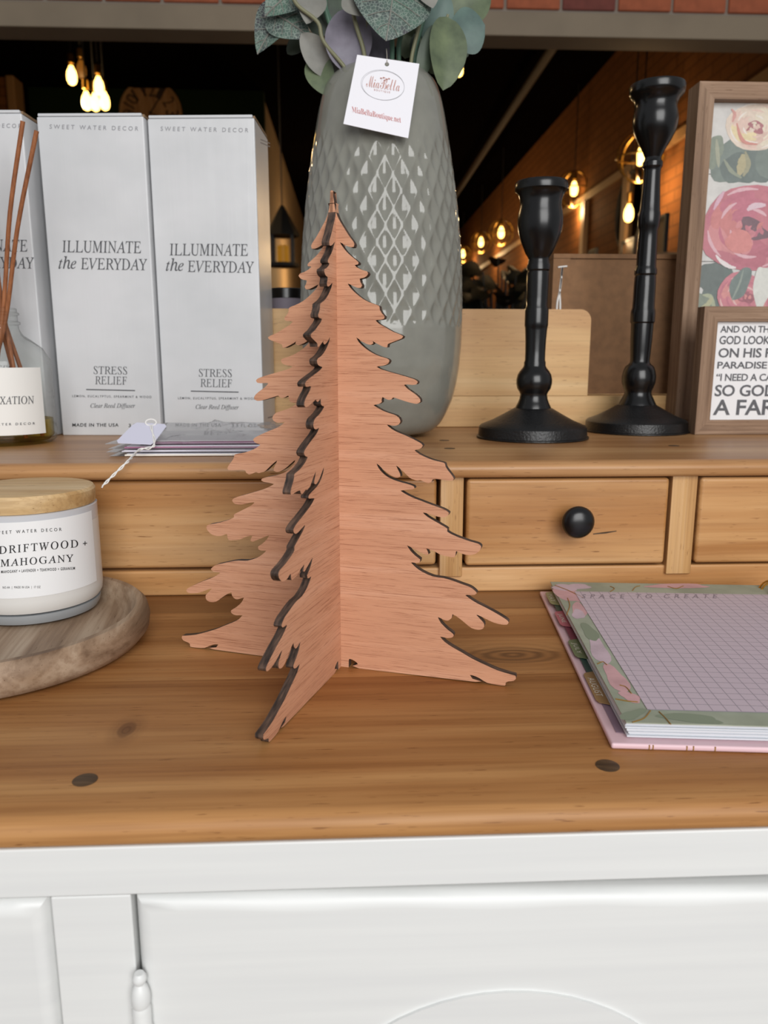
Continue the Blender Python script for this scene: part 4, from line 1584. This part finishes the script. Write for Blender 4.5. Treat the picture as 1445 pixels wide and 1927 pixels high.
def zj(y):
    return atY(197, y, JY).z - JZ


JH = 0.0855
lathe('glass_base', [(0.001, 0.0005), (JR - 0.010, 0.0), (JR - 0.0045, 0.002), (JR - 0.0025, 0.006), (JR - 0.0022, 0.0092)], (JX, JY, JZ), plain('thick_clear_glass_base', '#979b9e', 0.08, spec=0.8), cj, 64, True, True)
lathe('wax_and_glass', [(JR - 0.008, 0.0093), (JR - 0.003, 0.0105), (JR - 0.0006, 0.0145), (JR, 0.020), (JR, JH - 0.012)], (JX, JY, JZ), MT['wax'], cj, 72, True, True)
lathe('glass_collar', [(JR, JH - 0.0119), (JR, JH - 0.0005), (JR - 0.001, JH)], (JX, JY, JZ), plain('frosted_upper_glass', '#c6c7cb', 0.12), cj, 72, True, True)
lathe('lid', [(JR - 0.004, JH + 0.0002), (JR - 0.0015, JH + 0.0004), (JR - 0.0008, JH + 0.002), (JR - 0.0006, JH + 0.011), (JR - 0.002, JH + 0.0132), (JR - 0.0045, JH + 0.0138), (0.02, JH + 0.0138), (0.0005, JH + 0.0138)], (JX, JY, JZ), MT['lid'], cj, 72)
hitJ = cylinder(JX, JY, JR + 0.0003)
# label: from the photo's right edge round to the left
pa_, pb_ = hitJ(174, 985), hitJ(176, 1100)
aR = math.atan2(pa_.y - JY, pa_.x - JX)
aL = aR - 2.15
z1_, z0_ = hitJ(90, 978).z, hitJ(60, 1124).z
V, Fc = [], []
for i in range(41):
    a = aL + (aR - aL) * i / 40
    for z in (z0_, z1_):
        V.append((JX + (JR + 0.0003) * math.cos(a), JY + (JR + 0.0003) * math.sin(a), z))
for i in range(40):
    Fc.append((2 * i, 2 * i + 2, 2 * i + 3, 2 * i + 1))
mesh('label', V, Fc, MT['jar_label'], cj, 60)
lettering('SWEET WATER DECOR', (-14, 1006), (116, 999), 6, hitJ, MT['ink_black'], cj, 'sans', -0.05, 1.7, 0.0)
lettering('DRIFTWOOD', (-2, 1043), (147, 1030), 15, hitJ, MT['ink_black'], cj, 'serif', 0.0, 1.25, 0.004)
lettering('+', (156, 1027), (164, 1026), 8, hitJ, MT['ink_black'], cj)
lettering('MAHOGANY', (1, 1067), (138, 1057), 14, hitJ, MT['ink_black'], cj, 'serif', 0.0, 1.2, 0.004)
lettering('MAHOGANY + LAVENDER + TEAKWOOD + GERANIUM', (2, 1079), (141, 1072), 5.5, hitJ, MT['ink_black'], cj, 'sans', 0.0, 1.25, 0.01)
lettering('NO.4A  |  MADE IN USA  |  17 OZ', (5, 1109), (76, 1108), 5.5, hitJ, MT['ink_black'], cj, 'sans', 0.0, 1.2, 0.0)

# ================================================================ candlesticks
def candlestick(cx_, cy_, prof, label, name='candlestick'):
    th = thing(name, label, 'candlestick', (cx_, cy_, SH), 'black candlesticks')
    base, rest = prof
    lathe('base', base, (cx_, cy_, SH), MT['black_cast'], th, 72)
    lathe('stem_and_cup', rest, (cx_, cy_, SH), MT['black_paint'], th, 56)
    return th


def pp_(Y, cx_px, rows):
    """rows of (pixel y, half width in pixels) into (radius, height above the shelf)"""
    out = []
    for y, hw in rows:
        z = atY(cx_px, y, Y).z - SH
        out.append((hw / F * Y * 1.0, z))
    return out


S1 = atY(1001, 822, 0.852)
base1 = [(0.058, 0.0), (0.0618, 0.0008), (0.0618, 0.0022), (0.0600, 0.0028), (0.0592, 0.0125), (0.0570, 0.0146), (0.045, 0.0195), (0.033, 0.0260), (0.0235, 0.0315), (0.0205, 0.0332)]
rows = [(776, 34), (772, 34), (766, 33), (758, 29), (750, 26), (742, 25), (738, 26.5), (731, 31), (722, 33), (714, 33), (705, 31), (698, 27), (692, 22), (688, 20), (682, 20), (678, 18.5), (660, 18.5), (640, 19), (622, 20), (616, 20.5), (613, 21.5), (606, 21.5), (585, 21.5), (580, 21), (576, 19), (560, 19.5), (530, 20), (515, 20), (511, 19), (508, 21), (500, 21), (494, 19), (488, 18.5), (484, 20)]
rows += [(478, 24), (468, 28), (455, 33), (440, 37.5), (425, 40), (412, 40.5), (400, 39), (388, 36.5), (378, 37), (368, 39.5), (362, 43), (359, 46.5), (355, 47), (345, 46.5), (342.5, 45), (342.5, 36), (350, 33), (365, 30)]
stem1 = pp_(0.852, 1010, rows)
candlestick(S1.x, S1.y, (base1, stem1), 'shorter black turned candlestick in front')
S2 = atY(1190, 813, 0.921)
rows = [(766, 36), (762, 35), (756, 32), (748, 28), (741, 24.5), (736, 24.5), (730, 27), (720, 30.5), (708, 31), (698, 29), (690, 26), (686, 21), (682, 18), (677, 17.5), (660, 18.5), (640, 19.5), (614, 20), (609, 20), (606, 22), (590, 22), (584, 21.5), (580, 20), (565, 19.5), (540, 19.5), (522, 19), (519, 18), (516, 20), (508, 20), (504, 18), (498, 17.5), (475, 17.5), (455, 17), (432, 16.5), (428, 18.5), (414, 19.5), (402, 19.5), (397, 18), (380, 17), (350, 15.5), (325, 14.5), (318, 15), (314, 17.5), (306, 17.5), (302, 15), (297, 14), (292, 16)]
rows += [(284, 19), (274, 24), (262, 30), (250, 35), (238, 38), (226, 39), (214, 37.5), (204, 35), (196, 35.5), (188, 38.5), (182, 43), (178, 46), (174, 47), (164, 47.5), (160, 46.5), (159.5, 38), (168, 33), (180, 30)]
stem2 = pp_(0.921, 1215, rows)
candlestick(S2.x + 0.0035, S2.y, (base1, stem2), 'taller black turned candlestick behind, beside the floral picture')

# ================================================================ pictures on the right
FT = 0.0245                                   # moulding width


def picture(name, label, x0, x1, y_front, z0, z1, depth, fw_, lean, mats, cat):
    th = thing(name, label, cat, ((x0 + x1) / 2, y_front + depth / 2, z0))
    R = Matrix.Translation((0, y_front, z0)) @ Matrix.Rotation(-lean, 4, 'X') @ Matrix.Translation((0, -y_front, -z0))

    def bar(nm, pts, m_):
        # mitred bar: outline in x,z
        return xf(slab(nm, pts, y_front, y_front + depth, m_, th), R)
    a, b, c, d = x0, x1, z0, z1
    w = fw_
    bar('frame_stile', [(a, c), (a + w, c + w), (a + w, d - w), (a, d)], mats[0])
    bar('frame_stile', [(b, c), (b, d), (b - w, d - w), (b - w, c + w)], mats[0])
    bar('frame_rail', [(a, d), (a + w, d - w), (b - w, d - w), (b, d)], mats[1])
    bar('frame_rail', [(a, c), (b, c), (b - w, c + w), (a + w, c + w)], mats[1])
    return th, R


bfx0, bfY = 0.4092, 0.9520
bfz1 = EYE + 0.3133
fb, RB = picture('floral_picture', 'large walnut framed painting of pink and cream roses', bfx0, bfx0 + 0.335, bfY, SH + 0.0004, bfz1, 0.030, 0.0188, 0.0, (MT['frame_wood'], MT['frame_wood_h']), 'picture')
CANY = bfY + 0.013
zz = [SH + 0.0192, atY(1300, 492, CANY).z, bfz1 - 0.0190]
zm = (zz[0] + zz[1]) / 2
for z0, z1 in ((zz[0], zm - 0.0003), (zm + 0.0003, zz[1] - 0.0004), (zz[1] + 0.0004, zz[1] + 0.10), (zz[1] + 0.1008, zz[2])):
    box('picture_board', (bfx0 + 0.0190, CANY, z0), (bfx0 + 0.335 - 0.019, CANY + 0.008, z1), MT['canvas'], fb)
# the painted roses
hitC = plane((0, CANY, 0), (0, -1, 0))
PV, PF, PC = [], [], []
rq = random.Random(5)
LAY = [0]


def paint(pts, col, jit=0.06):
    """one dab of paint: closed pixel outline, flat colour"""
    LAY[0] += 1
    lift = 0.0002 + LAY[0] * 0.000005
    b0 = len(PV)
    cx_ = sum(p[0] for p in pts) / len(pts)
    cy_ = sum(p[1] for p in pts) / len(pts)
    c = tuple(v_ * 0.80 + 0.10 for v_ in lin(col)[:3])
    xmin, xmax = bfx0 + 0.0195, bfx0 + 0.335 - 0.0195
    for x, y in [(cx_, cy_)] + list(pts):
        p = hitC(x, y)
        PV.append((min(max(p.x, xmin), xmax), CANY - lift, min(max(p.z, zz[0]), zz[2])))
        k = 1 + rq.uniform(-jit, jit)
        PC.append(tuple(min(1, v_ * k) for v_ in c[:3]) + (1,))
    n_ = len(pts)
    for i in range(n_):
        PF.append((b0, b0 + 1 + i, b0 + 1 + (i + 1) % n_))


def blob(cx_, cy_, rx, ry, col, rot=0.0, wob=0.10, n_=22, jit=0.08):
    ph = [rq.uniform(0, 2 * PI) for _ in range(3)]
    pts = []
    for i in range(n_):
        a = 2 * PI * i / n_
        r = 1 + wob * (math.sin(2 * a + ph[0]) + 0.6 * math.sin(3 * a + ph[1]) + 0.5 * math.sin(5 * a + ph[2]))
        x, y = rx * r * math.cos(a), ry * r * math.sin(a)
        pts.append((cx_ + x * math.cos(rot) - y * math.sin(rot), cy_ + x * math.sin(rot) + y * math.cos(rot)))
    paint(pts, col, jit)


def stroke(pts, w, col):
    P = curve([(x, y, 0) for x, y in pts], 6)
    L_, R_2 = [], []
    for i, p in enumerate(P):
        d = (P[min(i + 1, len(P) - 1)] - P[max(i - 1, 0)]).normalized()
        k = w * (0.25 + 0.75 * math.sin(PI * (i + 0.5) / len(P))) * (1 + rq.uniform(-0.15, 0.15))
        L_.append((p.x - d.y * k, p.y + d.x * k))
        R_2.append((p.x + d.y * k, p.y - d.x * k))
    # strip as small quads, so that bends stay clean
    for i in range(len(P) - 1):
        if i:
            LAY[0] -= 1
        paint([L_[i], L_[i + 1], R_2[i + 1], R_2[i]], col, 0.03)


def rose(cx_, cy_, R, cols, dark, light, k=1.0):
    blob(cx_, cy_, R, R * k, cols[0], 0, 0.05)
    for ring, (rr, n_) in enumerate(((0.80, 7), (0.58, 6), (0.38, 5))):
        for i in range(n_):
            a = 2 * PI * i / n_ + ring * 0.5 + rq.uniform(-0.2, 0.2)
            blob(cx_ + rr * R * 0.8 * math.cos(a), cy_ + rr * R * 0.8 * k * math.sin(a), R * 0.36, R * 0.22, cols[(i + ring) % len(cols)], a + PI / 2, 0.09)
        for i in range(n_):
            a = 2 * PI * i / n_ + ring * 0.7
            q = [(cx_ + rr * R * 1.1 * math.cos(a + t_), cy_ + rr * R * 1.1 * k * math.sin(a + t_)) for t_ in (-0.35, -0.1, 0.15, 0.4)]
            stroke(q, R * 0.035, light if i % 2 else cols[-1])
    blob(cx_ + R * 0.06, cy_ + R * 0.02, R * 0.30, R * 0.22 * k, dark, 0.2, 0.2)
    for i in range(9):
        a, q = rq.uniform(0, 2 * PI), rq.uniform(0, 0.3)
        blob(cx_ + R * q * math.cos(a), cy_ + R * q * math.sin(a) * k, R * 0.09, R * 0.05, (cols + [dark])[i % (len(cols) + 1)], rq.uniform(0, 3), 0.25, 12)


GRN = ['#6f7d74', '#5d6c66', '#7f8a78', '#8c917c', '#58645f']
for (x, y, rx, ry, rot, c) in ((1372, 300, 34, 44, 0.5, 0), (1392, 318, 36, 30, -0.4, 1), (1345, 285, 16, 30, 0.3, 2), (1425, 310, 30, 34, 0.2, 1), (1470, 300, 50, 40, 0.1, 0), (1350, 540, 26, 50, 0.3, 1),
                              (1335, 520, 22, 34, 0.7, 4), (1330, 590, 22, 40, -0.3, 2), (1440, 565, 28, 60, 0.1, 0), (1500, 560, 60, 50, 0.0, 1), (1560, 300, 50, 60, 0.4, 0), (1330, 700, 40, 60, 0.2, 1), (1420, 720, 60, 60, 0.0, 2), (1520, 720, 60, 70, 0.0, 4)):
    blob(x, y, rx, ry, GRN[c], rot, 0.12)
for q, w, c in (([(1348, 262), (1350, 290), (1352, 315)], 4, '#a3a58c'), ([(1398, 290), (1396, 310), (1390, 330)], 9, '#b3a87f'), ([(1402, 285), (1408, 310), (1398, 332)], 5, '#9c9878'),
                ([(1362, 300), (1376, 322), (1395, 335)], 4, '#8f9680'), ([(1322, 555), (1338, 560), (1345, 590)], 4, '#aab08f'), ([(1318, 580), (1330, 575), (1340, 560)], 5, '#b5b38a')):
    stroke(q, w, c)
rose(1420, 238, 52, ['#e6d3c0', '#e9dcc4', '#e0bfae', '#ecd9a8', '#e8c8b8'], '#b0686e', '#f1e8dc', 0.92)
stroke([(1386, 232), (1392, 255), (1402, 268), (1425, 272)], 3.5, '#d48a7c')
stroke([(1376, 205), (1382, 215), (1378, 230)], 3, '#d99a90')
rose(1530, 250, 60, ['#d98f8f', '#cf7f86', '#e0a2a0', '#c86f7c'], '#8a4a55', '#ecc9c4', 0.95)
rose(1412, 430, 92, ['#c66f7c', '#cf7b85', '#b95f70', '#d98a8c', '#d07a78', '#c2667a'], '#6d4552', '#e3b3bb', 0.92)
stroke([(1346, 480), (1356, 492), (1372, 502), (1384, 504)], 4, '#efe4e2')
stroke([(1362, 360), (1352, 376), (1342, 395)], 4, '#dcaebf')
stroke([(1405, 396), (1418, 388), (1440, 386)], 6, '#e2c3cd')
blob(1390, 455, 26, 22, '#d9837e', 0.5, 0.08)
rose(1400, 560, 52, ['#cf7884', '#d98a86', '#c2687a'], '#a0505e', '#e6b9b4', 0.9)
blob(1392, 534, 16, 34, '#6b7a74', 0.35, 0.1)
stroke([(1398, 508), (1390, 535), (1376, 565)], 2, '#8d988c')
blob(1432, 540, 16, 40, '#e0dfd6', 0.0, 0.1)
rose(1580, 470, 80, ['#d98f8f', '#cf7f86', '#e0a2a0', '#c86f7c'], '#8a4a55', '#ecc9c4', 0.95)
rose(1500, 690, 70, ['#e6d3c0', '#e9dcc4', '#e0bfae', '#ecd9a8'], '#b0686e', '#f1e8dc', 0.92)
me = bpy.data.meshes.new('painted_roses')
me.from_pydata(PV, [], PF)
at_ = me.color_attributes.new('paint', 'FLOAT_COLOR', 'POINT')
for i, c in enumerate(PC):
    at_.data[i].color = c
me.update()
link('painted_roses', me, vcolmat('faded_paint'), fb)

sfx0, sfY = 0.4015, 0.8760
sfz1 = EYE + 0.0562
fs, RS = picture('farmer_sign', 'small walnut framed white sign with grey block lettering', sfx0, sfx0 + 0.20, sfY, SH + 0.0004, sfz1, 0.018, 0.0165, 0.0, (MT['frame_wood'], MT['frame_wood_h']), 'sign')
box('sign_board', (sfx0 + 0.0167, sfY + 0.006, SH + 0.0168), (sfx0 + 0.20 - 0.0167, sfY + 0.010, sfz1 - 0.0167), plain('white_sign_board', '#e8e7e8', 0.55), fs)
hitS = plane((0, sfY + 0.006, 0), (0, -1, 0))
MT['sign_ink'] = plain('grey_sign_lettering', '#5c5c60', 0.6)
for body, x0, y, pxw, hh in (('AND ON THE 8TH DAY', 1355, 626, 172, 13), ('GOD LOOKED DOWN', 1353, 648, 180, 16), ('ON HIS PLANNED', 1351, 673, 198, 18), ('PARADISE AND SAID,', 1349, 696, 202, 15.5), ('“I NEED A CARETAKER.”', 1347, 717, 188, 14), ('SO GOD MADE', 1344, 746, 205, 22), ('A FARMER', 1341, 781, 198, 29)):
    lettering(body, (x0, y), (x0 + pxw, y), hh, hitS, MT['sign_ink'], fs, 'sans', 0.10, 0.95, 0.018)

# ---- back of a frame leaning behind the crest
hbY = 1.022
hx0, hx1, hz1 = atY(1042, 480, hbY).x, 0.56, atY(1150, 478, hbY).z
fk = thing('frame_back', 'turned-round picture frame showing brown hardboard back and white hanging string', 'picture frame', ((hx0 + hx1) / 2, hbY + 0.01, ZL + 0.0005))
w = 0.022
for pts in ([(hx0, ZL + 0.0005), (hx0 + w, ZL + 0.0005), (hx0 + w, hz1 - 0.006), (hx0, hz1 - 0.006)], [(hx1 - w, ZL + 0.0005), (hx1, ZL + 0.0005), (hx1, hz1 - 0.006), (hx1 - w, hz1 - 0.006)], [(hx0, hz1 - 0.0055), (hx1, hz1 - 0.0055), (hx1, hz1), (hx0, hz1)]):
    slab('frame_bar', pts, hbY, hbY + 0.02, MT['hardboard'], fk)
box('backing', (hx0 + w + 0.0006, hbY + 0.003, ZL + 0.0006), (hx1 - w - 0.0006, hbY + 0.008, hz1 - 0.006), MT['hardboard'], fk)
hitK = plane((0, hbY - 0.0008, 0), (0, -1, 0))
for xo in (-3, 3):
    P = curve([hitK(1058, 503), hitK(1056, 525), hitK(1053, 550), hitK(1051 + xo, 575), hitK(1050 + xo, 640)], 6)
    tube('string', P, 0.0013, MT['twine'], fk, 6)
tube('string_knot', [hitK(1050, 503), hitK(1057, 502), hitK(1067, 501)], 0.0011, MT['twine'], fk, 6)
# dark tin behind the crest, left of the tree
tn = atY(541, 590, 1.036)
tin = thing('black_lid_tin', 'dark tin with black lid and pale label behind boxes and vase', 'tin', (tn.x, 1.036, ZL + 0.0005))
zt2 = atY(541, 545, 1.036).z - ZL
lathe('tin_body', [(0.026, 0.0), (0.0265, 0.002), (0.0265, zt2 - 0.0125)], (tn.x, 1.036, ZL + 0.0005), plain('grey_lilac_label', '#7d7784', 0.6), tin, 40)
lathe('tin_lid', [(0.0275, zt2 - 0.0123), (0.0275, zt2 - 0.001), (0.026, zt2)], (tn.x, 1.036, ZL + 0.0005), MT['black_paint'], tin, 40)

# ================================================================ planner
P0 = atZ(1150, 1411, DESK)
P1 = atZ(1015, 1120, DESK)
ey = (P1 - P0)
ey.z = 0
LP_ = ey.length
ey.normalize()
ex = Vector((ey.y, -ey.x, 0))
pln = thing('spiral_planner', 'open pink and sage floral spiral planner with grid page on the desk', 'planner', tuple(P0 + ex * 0.1 + ey * 0.14))
mp = Matrix((ex, ey, Vector((0, 0, 1)))).transposed().to_4x4()
mp.translation = (P0.x, P0.y, DESK)
PW = 0.205


def pbox(name, a, b, mat, bev=0.0, parent=None):
    return xf(box(name, a, b, mat, parent or pln, bev, 2), mp)


MT['pink'] = plain('pink_hard_cover', '#d9b8bf', 0.45)
MT['pages'] = plain('stacked_page_edges', '#cfd2d8', 0.7)
pbox('cover', (0, 0, 0.0003), (PW, LP_, 0.0038), MT['pink'], 0.0012)
zc = 0.0040
rpg = random.Random(2)
for k in range(9):
    ins = 0.011 + rpg.uniform(-0.0012, 0.0012) - 0.0004 * k
    pbox('page_block', (ins, 0.0065 + rpg.uniform(-0.001, 0.001), zc), (PW - 0.008, LP_ - 0.008, zc + 0.00085), MT['pages'])
    zc += 0.00098
ZP = zc + 0.0004
# floral divider page
PX0, PY0 = 0.0085, 0.0052
t = NT('sage_page')
t.set(Roughness=0.6)
v = t.coords()
n = t.noise(v, 30, 3)
t.color(t.ramp(n, [(0.35, lin('#8f9684')), (0.65, lin('#a3a997'))]))
MT['sage'] = t.m
pbox('floral_page', (PX0, PY0, ZP), (PW - 0.008, LP_ - 0.004, ZP + 0.0006), MT['sage'])
hitP = plane((0, 0, DESK + ZP + 0.0006), (0, 0, 1))
MT['petal'] = plain('pink_petal_print', '#cfa3a6', 0.6, mottled=60)
MT['petal2'] = plain('pale_lilac_petal_print', '#c9b3bd', 0.6, mottled=60)
MT['leafprint'] = plain('deep_sage_leaf_print', '#818c78', 0.6)
MT['goldprint'] = plain('gold_foil_print', '#a8803c', 0.35, 0.6)


def printed(name, px, mat, lift):
    V = []
    for x, y in px:
        p = hitP(x, y)
        V.append((p.x, p.y, DESK + ZP + 0.0006 + lift))
    bm = bmesh.new()
    f = bm.faces.new([bm.verts.new(v_) for v_ in V])
    bmesh.ops.triangulate(bm, faces=[f])
    me = bpy.data.meshes.new(name)
    bm.to_mesh(me)
    bm.free()
    o = link(name, me, mat, pln)
    o.data.flip_normals() if False else None
    return o


def petal(cx_, cy_, rx, ry, rot, mat, lift):
    pts = []
    for i in range(20):
        a = 2 * PI * i / 20
        r = 1 + 0.12 * math.sin(3 * a + cx_) + 0.06 * math.sin(5 * a)
        x, y = rx * r * math.cos(a), ry * r * math.sin(a)
        pts.append((cx_ + x * math.cos(rot) - y * math.sin(rot), cy_ + x * math.sin(rot) + y * math.cos(rot)))
    printed('flower_print', pts, mat, lift)


L0 = 0.00008
for i, (x, y, rx, ry, rot, m_) in enumerate(((1070, 1118, 34, 12, 0.35, 'petal'), (1062, 1106, 22, 6, 0.1, 'petal2'), (1087, 1104, 24, 5, 0.0, 'petal2'), (1090, 1148, 16, 12, 0.7, 'petal'), (1088, 1156, 12, 9, 0.2, 'petal2'),
                                             (1275, 1103, 58, 4.5, 0.0, 'petal'), (1128, 1225, 30, 14, 1.0, 'petal2'), (1160, 1278, 34, 14, 0.85, 'petal'), (1186, 1312, 22, 8, 0.4, 'petal'),
                                             (1110, 1190, 22, 10, 0.8, 'leafprint'), (1300, 1352, 60, 8, 0.1, 'leafprint'), (1190, 1345, 26, 8, -0.3, 'leafprint'))):
    petal(x, y, rx, ry, rot, MT[m_], L0 + i * 0.00001)


def goldline(px, r=0.00035):
    P = []
    for x, y in px:
        p = hitP(x, y)
        P.append((p.x, p.y, DESK + ZP + 0.0006 + 0.0003))
    tube('gold_line_print', curve(P, 5), r, MT['goldprint'], pln, 5)


for q in ([(1044, 1102), (1070, 1112), (1098, 1126)], [(1148, 1104), (1156, 1108), (1148, 1114)], [(1190, 1112), (1196, 1105), (1204, 1103)], [(1256, 1104), (1272, 1108), (1286, 1103)], [(1124, 1250), (1134, 1246), (1142, 1252)], [(1166, 1290), (1178, 1294), (1188, 1306)], [(1158, 1316), (1180, 1320), (1200, 1322)], [(1190, 1360), (1212, 1352), (1224, 1338)], [(1068, 1126), (1072, 1140), (1066, 1158)], [(1240, 1340), (1252, 1352), (1262, 1364)]):
    goldline(q)
# grid page
t = NT('pale_pink_grid_page')
t.set(Roughness=0.55)
tc = t.n('ShaderNodeTexCoord')
mpn = t.n('ShaderNodeMapping')
mpn.vector_type = 'POINT'
sp = t.n('ShaderNodeSeparateXYZ')
t.l(tc.outputs['Object'], sp.inputs[0])
GS = 0.0079


def gridline(sock, off):
    f = t.math('FRACT', t.math('DIVIDE', t.math('ADD', sock, off), GS))
    return t.math('LESS_THAN', t.math('ABSOLUTE', t.math('SUBTRACT', f, 0.5)), 0.030)


gx = gridline(sp.outputs[0], 10.0)
gy = gridline(sp.outputs[1], 10.0)
g = t.math('MAXIMUM', gx, gy)
t.color(t.mix(g, lin('#c2b3bd'), lin('#8a818b')))
MT['grid'] = t.m
gTL, gBL = hitP(1082, 1114), hitP(1216, 1336)
inv = mp.inverted()
a_, b_ = inv @ gTL, inv @ gBL
gx0, gy0, gy1 = (a_.x + b_.x) / 2, b_.y, a_.y
gme = box_mesh('grid_page', (gx0, gy0, ZP + 0.0008), (PW - 0.014, gy1, ZP + 0.0011))
gob = link('grid_page', gme, MT['grid'], pln)
gob.matrix_parent_inverse = Matrix.Translation(-OFF[pln.name])
gob.matrix_basis = mp
hitQ = plane((0, 0, DESK + ZP + 0.0011), (0, 0, 1))
lettering('SPACE TO CREATE', (1094, 1126), (1348, 1126), 8, hitQ, plain('soft_grey_print', '#8b808a', 0.6), pln, 'sans', 0.25, 1.9, 0.012, 0.0002)
for k, (c, y0, y1) in enumerate((('#8a7484', 0.012, 0.112), ('#2f4a44', 0.092, 0.118), ('#7a3a4c', 0.150, 0.178), ('#4b5a4c', 0.215, 0.262))):
    pbox('divider_sheet', (0.0052, y0, 0.0041 + 0.0009 * k), (0.012, y1, 0.0043 + 0.0009 * k), plain('divider_sheet_%d' % k, c, 0.35))
# month tabs on the left edge
TAB = [('MAY', 0.246, '#8b8b62', 0.0074), ('JUNE', 0.196, '#b0616e', 0.0066), ('JULY', 0.134, '#6f7a58', 0.0058), ('AUGUST', 0.070, '#96764e', 0.0050)]
MT['tab_ink'] = plain('tab_lettering', '#d9d2c4', 0.5)
for tx, yy, c, z in TAB:
    ln_ = 0.034 if tx != 'AUGUST' else 0.046
    pts = [(0.014, yy - ln_ / 2 - 0.004), (0.0035, yy - ln_ / 2 + 0.001), (0.0022, yy - ln_ / 2 + 0.004), (0.0022, yy + ln_ / 2 - 0.004), (0.0035, yy + ln_ / 2 - 0.001), (0.014, yy + ln_ / 2 + 0.004)]
    V = [mp @ Vector((x, y, z)) for x, y in pts] + [mp @ Vector((x, y, z + 0.0004)) for x, y in pts]
    n_ = len(pts)
    Fc = [tuple(range(n_)), tuple(range(n_, 2 * n_))] + [(i, (i + 1) % n_, n_ + (i + 1) % n_, n_ + i) for i in range(n_)]
    tb = mesh('month_tab', V, Fc, plain('tab_' + tx.lower(), c, 0.4), pln)
    G, Fc = glyphs(tx, 'sans', 1.1)
    V = [mp @ Vector((0.0036 + 0.0042 * (1 - q) if True else 0, yy - ln_ * 0.3 + ln_ * 0.6 * (1 - s), z + 0.00055)) for s, q in G]
    V = [mp @ Vector((0.0036 + 0.0042 * q, yy + ln_ * 0.3 - ln_ * 0.6 * s, z + 0.00055)) for s, q in G]
    mesh('lettering', V, Fc, MT['tab_ink'], tb)
# gold wire rings along the spine
for k in range(14):
    y0 = LP_ - 0.012 - k * 0.019
    for dy in (0, 0.0045):
        pts = [mp @ Vector((PW - 0.009 + 0.010 * math.cos(a), y0 - dy, ZP * 0.55 + 0.0015 + 0.0118 * math.sin(a))) for a in [-0.25 + (PI + 0.5) * i / 16 for i in range(17)]]
        tube('wire_ring', pts, 0.0009, MT['gold'], pln, 6)
# gold marks on the cover edge
for u in (0.020, 0.022, 0.040, 0.0435, 0.055):
    pbox('gold_edge_mark', (u, -0.0002, 0.0009), (u + 0.0006, 0.001, 0.0034), MT['goldprint'])
